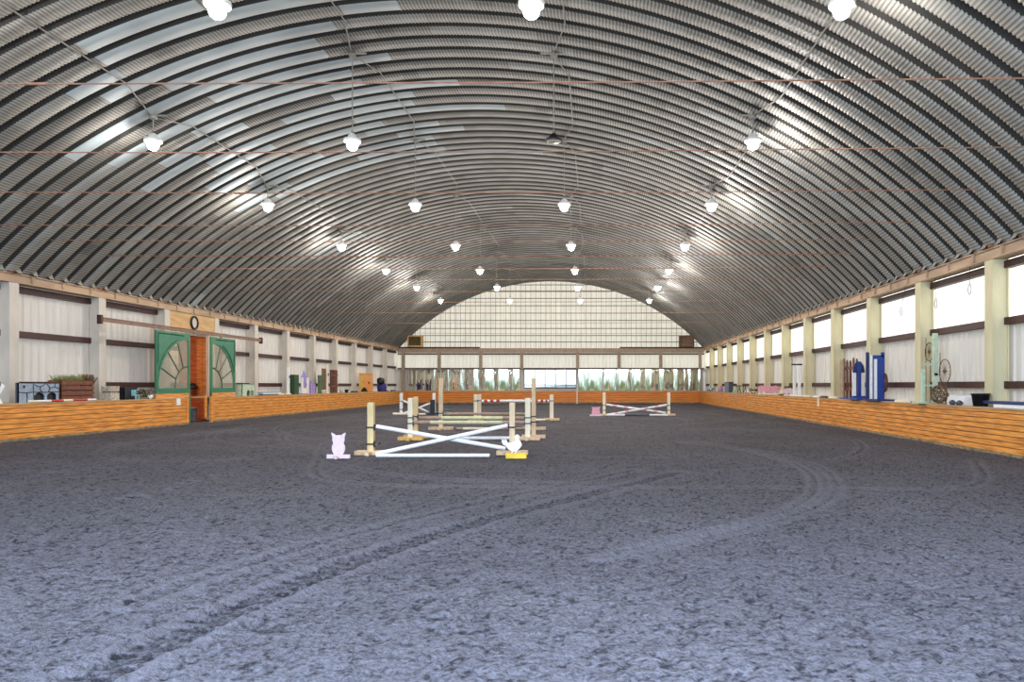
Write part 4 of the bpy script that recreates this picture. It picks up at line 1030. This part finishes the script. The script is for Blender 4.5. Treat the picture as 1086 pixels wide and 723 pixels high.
for k in range(16):
    u = Vector((R.gauss(0,1),R.gauss(0,1),R.gauss(0,1))).normalized(); a = u.orthogonal().normalized(); b = u.cross(a); rr = R.uniform(.19,.235)
    mb.tube([tuple((a*math.cos(t)+b*math.sin(t))*rr+u*R.uniform(-.03,.03)) for t in np.linspace(0,2*PI,20)],.009,5)
mb.build('stems',M['vine'],o)
o = empty('folded_sheet', (RX+.2, side_y(1019,RX+.2), Z0), label='white folded sheet between wheel and black bucket on right ledge', cat='sheet')
mb = MB(); mb.prism([(-.45,0),(.45,0),(.43,.17),(.2,.24),(-.1,.2),(-.4,.23)],-.12,.1,'yz'); mb.build('cloth',M['white'],o)
for k,(px,lab) in enumerate(((1010,'dark grey pebble like lump beside the vine ball'),(1017.5,'dark grey lump just left of the black bucket'))):
    mb = MB(); mb.lathe([(.02,0),(.07,.02),(.08,.06),(.05,.10),(.01,.12)],10); o = mb.build('dark_lump',M['slate'],None,True); o.location=(RX-.02,side_y(px,RX-.02),Z0); tag(o,lab,'lump')
yb = side_y(1040,RX); o = empty('rubber_bucket', (RX,yb,Z0), label='black rubber bucket on the right ledge near the last column', cat='bucket')
mb = MB(); mb.lathe([(.15,0),(.19,.26),(.205,.265),(.205,.29),(.185,.29),(.14,.03)],18,cap1=False); mb.build('body',M['black'],o,smooth=True)
mb = MB(); mb.tube([(.2*math.cos(t),.02,.27-.12*math.sin(t)) for t in np.linspace(0,PI,12)],.006,5); mb.build('handle',M['cup'],o)
o = empty('pole_stack', (RX+.05, 15.0, Z0), label='blue and white planks lying on the right ledge at the frame edge', cat='planks')
for k,(m,x,z,a) in enumerate((('white',-.08,0,.9),('stone',.08,0,1.2),('navy',-.02,.07,1.45),('stone',.12,.07,1.1))):
    mb = MB(); mb.box(x-.07,x+.07,-3,a,z,z+.065,c=.01); mb.build('plank',M[m],o)
# hanging wire loops
for px,py,ty,sl,lab in ((1028.4,307,270,0,'wire loop hanging nearest the large right column'),(992.5,322,300,.05,'wire loop hanging right of the mint wing column'),(955.6,331,318,-.35,'short slanted wire loop hanging over the tall blue wing')):
    X = XR+.04; y = side_y(px,X); z = EYE-(py-VY)*y/F; r = .13; s = .07
    mb = MB(); pts = [(0, r*.0+s*math.sin(t)*1.0, -r*math.cos(t)*.9*(1 if math.cos(t)>0 else 1.1)) for t in np.linspace(0,2*PI,17)]
    mb.tube(pts,.010,5)
    zt = Hz(2.82)-z; mb.tube([(0,0,r),(0,sl*.5,zt*.6),(0,sl,zt)],.007,5)
    o = mb.build('wire_loop',M['rope']); o.location=(X,y,z); tag(o,lab,'wire loop')
# far right ledge
for px,lab in ((842.5,'white stored standard with black cap, left of pair on right ledge'),(847.6,'white stored standard with black cap, right of pair on right ledge')):
    x,y,z = ledge_loc(px,RX); h = EYE-(385.6-VY)*y/F-z
    o = empty('jump_standard',(x,y,z),label=lab,cat='jump standard',group='jump standards stored on the ledges')
    mb = MB(); mb.box(-.06,.06,-.06,.06,0,h-.06,c=.008); mb.box(-.1,.1,-.3,.3,0,.04); mb.build('post',M['white'],o)
    mb = MB(); mb.box(-.11,.11,-.07,.07,h-.06,h); mb.build('cap',M['black'],o)
o = empty('wooden_stool',ledge_loc(838,RX+.1),label='dark red brown stool behind the white capped standards',cat='stool')
mb = MB(); mb.box(-.2,.2,-.3,.3,.36,.42); mb.build('seat',M['brownd'],o)
for a in (-.16,.13):
    for b in (-.26,.23):
        mb = MB(); mb.box(a,a+.04,b,b+.04,0,.36); mb.build('leg',M['brown'],o)
def pig(px, X, s, m, label, ax=0):
    x,y,z = ledge_loc(px,X); o = empty('animal_cutout',(x,y,z),PI/2*0+ax,label=label,cat='cutout')
    P = [(-.30,.10),(-.34,.2),(-.30,.32),(-.2,.38),(-.02,.38),(.06,.42),(.12,.38),(.2,.36),(.28,.28),(.3,.2),(.22,.14),(.18,.0),(.1,.0),(.08,.1),(-.1,.1),(-.12,0),(-.22,0),(-.22,.1)]
    mb = MB(); mb.prism([(a*s,.04+b*s) for a,b in P],-.012,.012); mb.build('body',M[m],o)
    mb = MB(); mb.box(-.32*s,.32*s,-.06,.06,0,.06); mb.build('base_board',M['woodp'],o)
pig(811,RX+.05,1.05,'pinkd','pink pig shaped cutout with white base on right ledge')
pig(821.5,RX+.1,1.0,'pinkd','rosy pig shaped cutout right of the first pink pig',.2)
pig(837,RX-.02,.72,'pink','small pale pink cutout before the dark red stool')
for k,(px,m,lab) in enumerate(((829,'brown','low brown offcut between pigs and white standards'),(855,'woodp','flat cream offcut past the white standards'),(866,'white','flat white board piece on right ledge centre'),(874,'brownd','flat dark red board piece on right ledge'),(884,'woodp','flat cream board piece left of tan plank'),(957,'woodp','flat cream board end right of the blue wing foot'))):
    mb = MB(); mb.box(-.07,.07,-.38,.38,0,.045); mb.box(-.03,.07,-.2,.3,.045,.07); o = mb.build('board_offcut',M[m]); o.location=ledge_loc(px,RX-.05); tag(o,lab,'offcut')
o = empty('folded_chair',ledge_loc(799,RX),label='black folded chair lying on the right ledge left of pigs',cat='chair')
mb = MB(); mb.box(-.2,.2,-.5,.4,.18,.24); mb.build('seat',M['black'],o)
for a in (-.18,.15):
    mb = MB(); mb.tube([(a,-.6,.0),(a,.4,.34)],.02,6); mb.tube([(a,.5,.0),(a,-.3,.3)],.02,6); mb.build('leg',M['dark'],o)
o = empty('metal_rack',ledge_loc(787,RX),label='dark metal rack between slate bin and folded chair',cat='rack')
mb = MB()
for a in (-.18,.16):
    mb.tube([(a,-.5,.01),(a,-.1,.42),(a,.55,.44)],.022,6); mb.tube([(a,.5,.01),(a,.5,.44)],.022,6); mb.tube([(a,-.2,.3),(a,.5,.02)],.018,6)
mb.tube([(-.18,.5,.43),(.16,.5,.43)],.02,6); mb.tube([(-.18,-.1,.42),(.16,-.1,.42)],.02,6); mb.build('frame',M['dark'],o)
o = empty('storage_bin',ledge_loc(773,RX),label='slate grey storage bin on the right ledge',cat='bin')
mb = MB(); mb.box(-.14,.14,-.75,.7,0,.6,c=.02); mb.build('body',M['slate'],o)
mb = MB(); mb.box(-.16,.16,-.8,.75,.6,.66,c=.02); mb.build('lid',M['black'],o)
o = empty('sand_cone',ledge_loc(779,RX-.02),label='small green cone right of the slate bin',cat='cone')
mb = MB(); mb.lathe([(.13,.03),(.03,.36),(.01,.38)],12); mb.build('cone',M['mint'],o,smooth=True)
mb = MB(); mb.box(-.15,.15,-.15,.15,0,.03); mb.build('base',M['mint'],o)
o = empty('soft_toy',ledge_loc(764,RX),label='peach and violet soft toy left of the slate bin',cat='toy')
mb = MB(); mb.lathe([(.08,0),(.16,.06),(.15,.2),(.08,.28),(.02,.3)],12); mb.build('body',M['purple'],o,smooth=True)
mb = MB(); mb.lathe([(.03,.24),(.1,.3),(.12,.38),(.08,.47),(.01,.5)],12); mb.build('head',M['skin'],o,smooth=True)
for s in (-1,1):
    mb = MB(); mb.tube([(s*.1,0,.22),(s*.2,-.03,.12)],[.05,.035],8); mb.build('arm',M['skin'],o,smooth=True)
o = empty('gingham_cushion',ledge_loc(754,RX),label='blue and white patterned cushion near the far right corner',cat='cushion')
def check():
    m = bpy.data.materials.new('gingham'); m.use_nodes=True; t=m.node_tree; b=t.nodes['Principled BSDF']; c=nn(t,'ShaderNodeTexChecker'); c.inputs['Scale'].default_value=9; c.inputs[1].default_value=srgb(225,232,240); c.inputs[2].default_value=srgb(70,90,110)
    tc=nn(t,'ShaderNodeTexCoord'); t.links.new(tc.outputs['Object'],c.inputs[0]); t.links.new(c.outputs[0],b.inputs['Base Color']); return m
mb = MB(); mb.lathe([(.05,0),(.26,.06),(.31,.17),(.27,.3),(.15,.38),(.02,.4)],14); mb.build('pad',check(),o,smooth=True)
ledge_std(747.2,RX-.02,394.5,'white','white stored standard in the far right corner of the ledge',.15,'white',False)

# ------------------------------------------------------------------ outside
mb = MB(); mb.box(-60,60,YB+.6,140,-.3,-.05); mb.box(-60,60,-70,Y0-3,-.3,-.05)
o = mb.build('ground', mat('outside_ground', srgb(176,180,150), .9, 0, .2, .6)); tag(o,'pale ground outside the arena','ground',kind='structure')
o = empty('covered_table',(-2.6,YB+5,-.05),label='pale blue covered table outside the far window',cat='table')
mb = MB(); mb.prism([(-2.9,1.18),(-2.5,1.36),(1.6,1.62),(2.0,1.5),(2.0,1.2)],-.6,.6); mb.build('cover',mat('pale_blue_cover', srgb(160,190,220), .6),o)
for a in (-2.6,1.6):
    for b in (-.5,.45):
        mb = MB(); mb.box(a,a+.08,b,b+.08,0,1.25); mb.build('leg',M['slate'],o)
# hedge seen only as reflections in the mirrors
mb = MB(); Rr = np.random.default_rng(9)
for k in range(9000):
    c = np.array([Rr.uniform(-30,24), -40+Rr.uniform(-3,3), abs(Rr.normal(0,1))*1.3]); s = Rr.uniform(.12,.35)
    a = Rr.normal(0,1,3)*s; b = Rr.normal(0,1,3)*s
    mb.add([tuple(c),tuple(c+a),tuple(c+a+b),tuple(c+b)],[(0,1,2,3)])
o = mb.build('hedge', M['blossom']); tag(o,'green hedge outside the near end, seen in the mirrors','hedge',kind='stuff')

# ------------------------------------------------------------------ light
w = bpy.data.worlds.new('World'); sc.world = w; w.use_nodes = True; t = w.node_tree
bg = t.nodes['Background']; bg.inputs[0].default_value = (.80,.90,1.0,1); bg.inputs[1].default_value = 1.6
sun = bpy.data.lights.new('sun','SUN'); sun.energy = 3.0; sun.angle = .02; sun.color = (1,.95,.85)
so = bpy.data.objects.new('sun', sun); COL.objects.link(so); so.rotation_euler = Vector((-.75,.25,-.62)).to_track_quat('-Z','Y').to_euler()
def area(name, loc, d, sx, sy, e, col):
    l = bpy.data.lights.new(name,'AREA'); l.shape='RECTANGLE'; l.size=sx; l.size_y=sy; l.energy=e; l.color=col
    o = bpy.data.objects.new(name,l); COL.objects.link(o); o.location=loc; o.rotation_euler=Vector(d).to_track_quat('-Z','Y').to_euler(); return o
area('open_end_fill', (CX, -1.0, 4.2), (0,.5,-1), 22, 3.5, 5400, (.51,.70,1.0))  # added fill above the camera, boosts open-end daylight on the near floor
pl_ = bpy.data.lights.new('passage_fill','POINT'); pl_.energy=120; pl_.shadow_soft_size=.2; pl_.color=(1,.85,.65)  # added light without a fixture, makes the passage boards glow orange
po = bpy.data.objects.new('passage_fill',pl_); COL.objects.link(po); po.location=(-17.2,29.2,3.0)

cam = bpy.data.cameras.new('camera'); co = bpy.data.objects.new('camera',cam); COL.objects.link(co)
co.location=(0,0,EYE); co.rotation_euler=(PI/2,0,0); cam.sensor_width=36; cam.lens=F/1086*36
cam.shift_x=-(VX-543)/1086; cam.shift_y=(VY-361.5)/1086; cam.clip_end=400; cam.clip_start=.05
sc.camera=co
sc.view_settings.view_transform='Standard'; sc.view_settings.look='None'; sc.view_settings.exposure=0.18; sc.view_settings.gamma=1
sc.cycles.use_denoising=True; sc.cycles.max_bounces=7; sc.cycles.diffuse_bounces=4; sc.cycles.sample_clamp_indirect=4
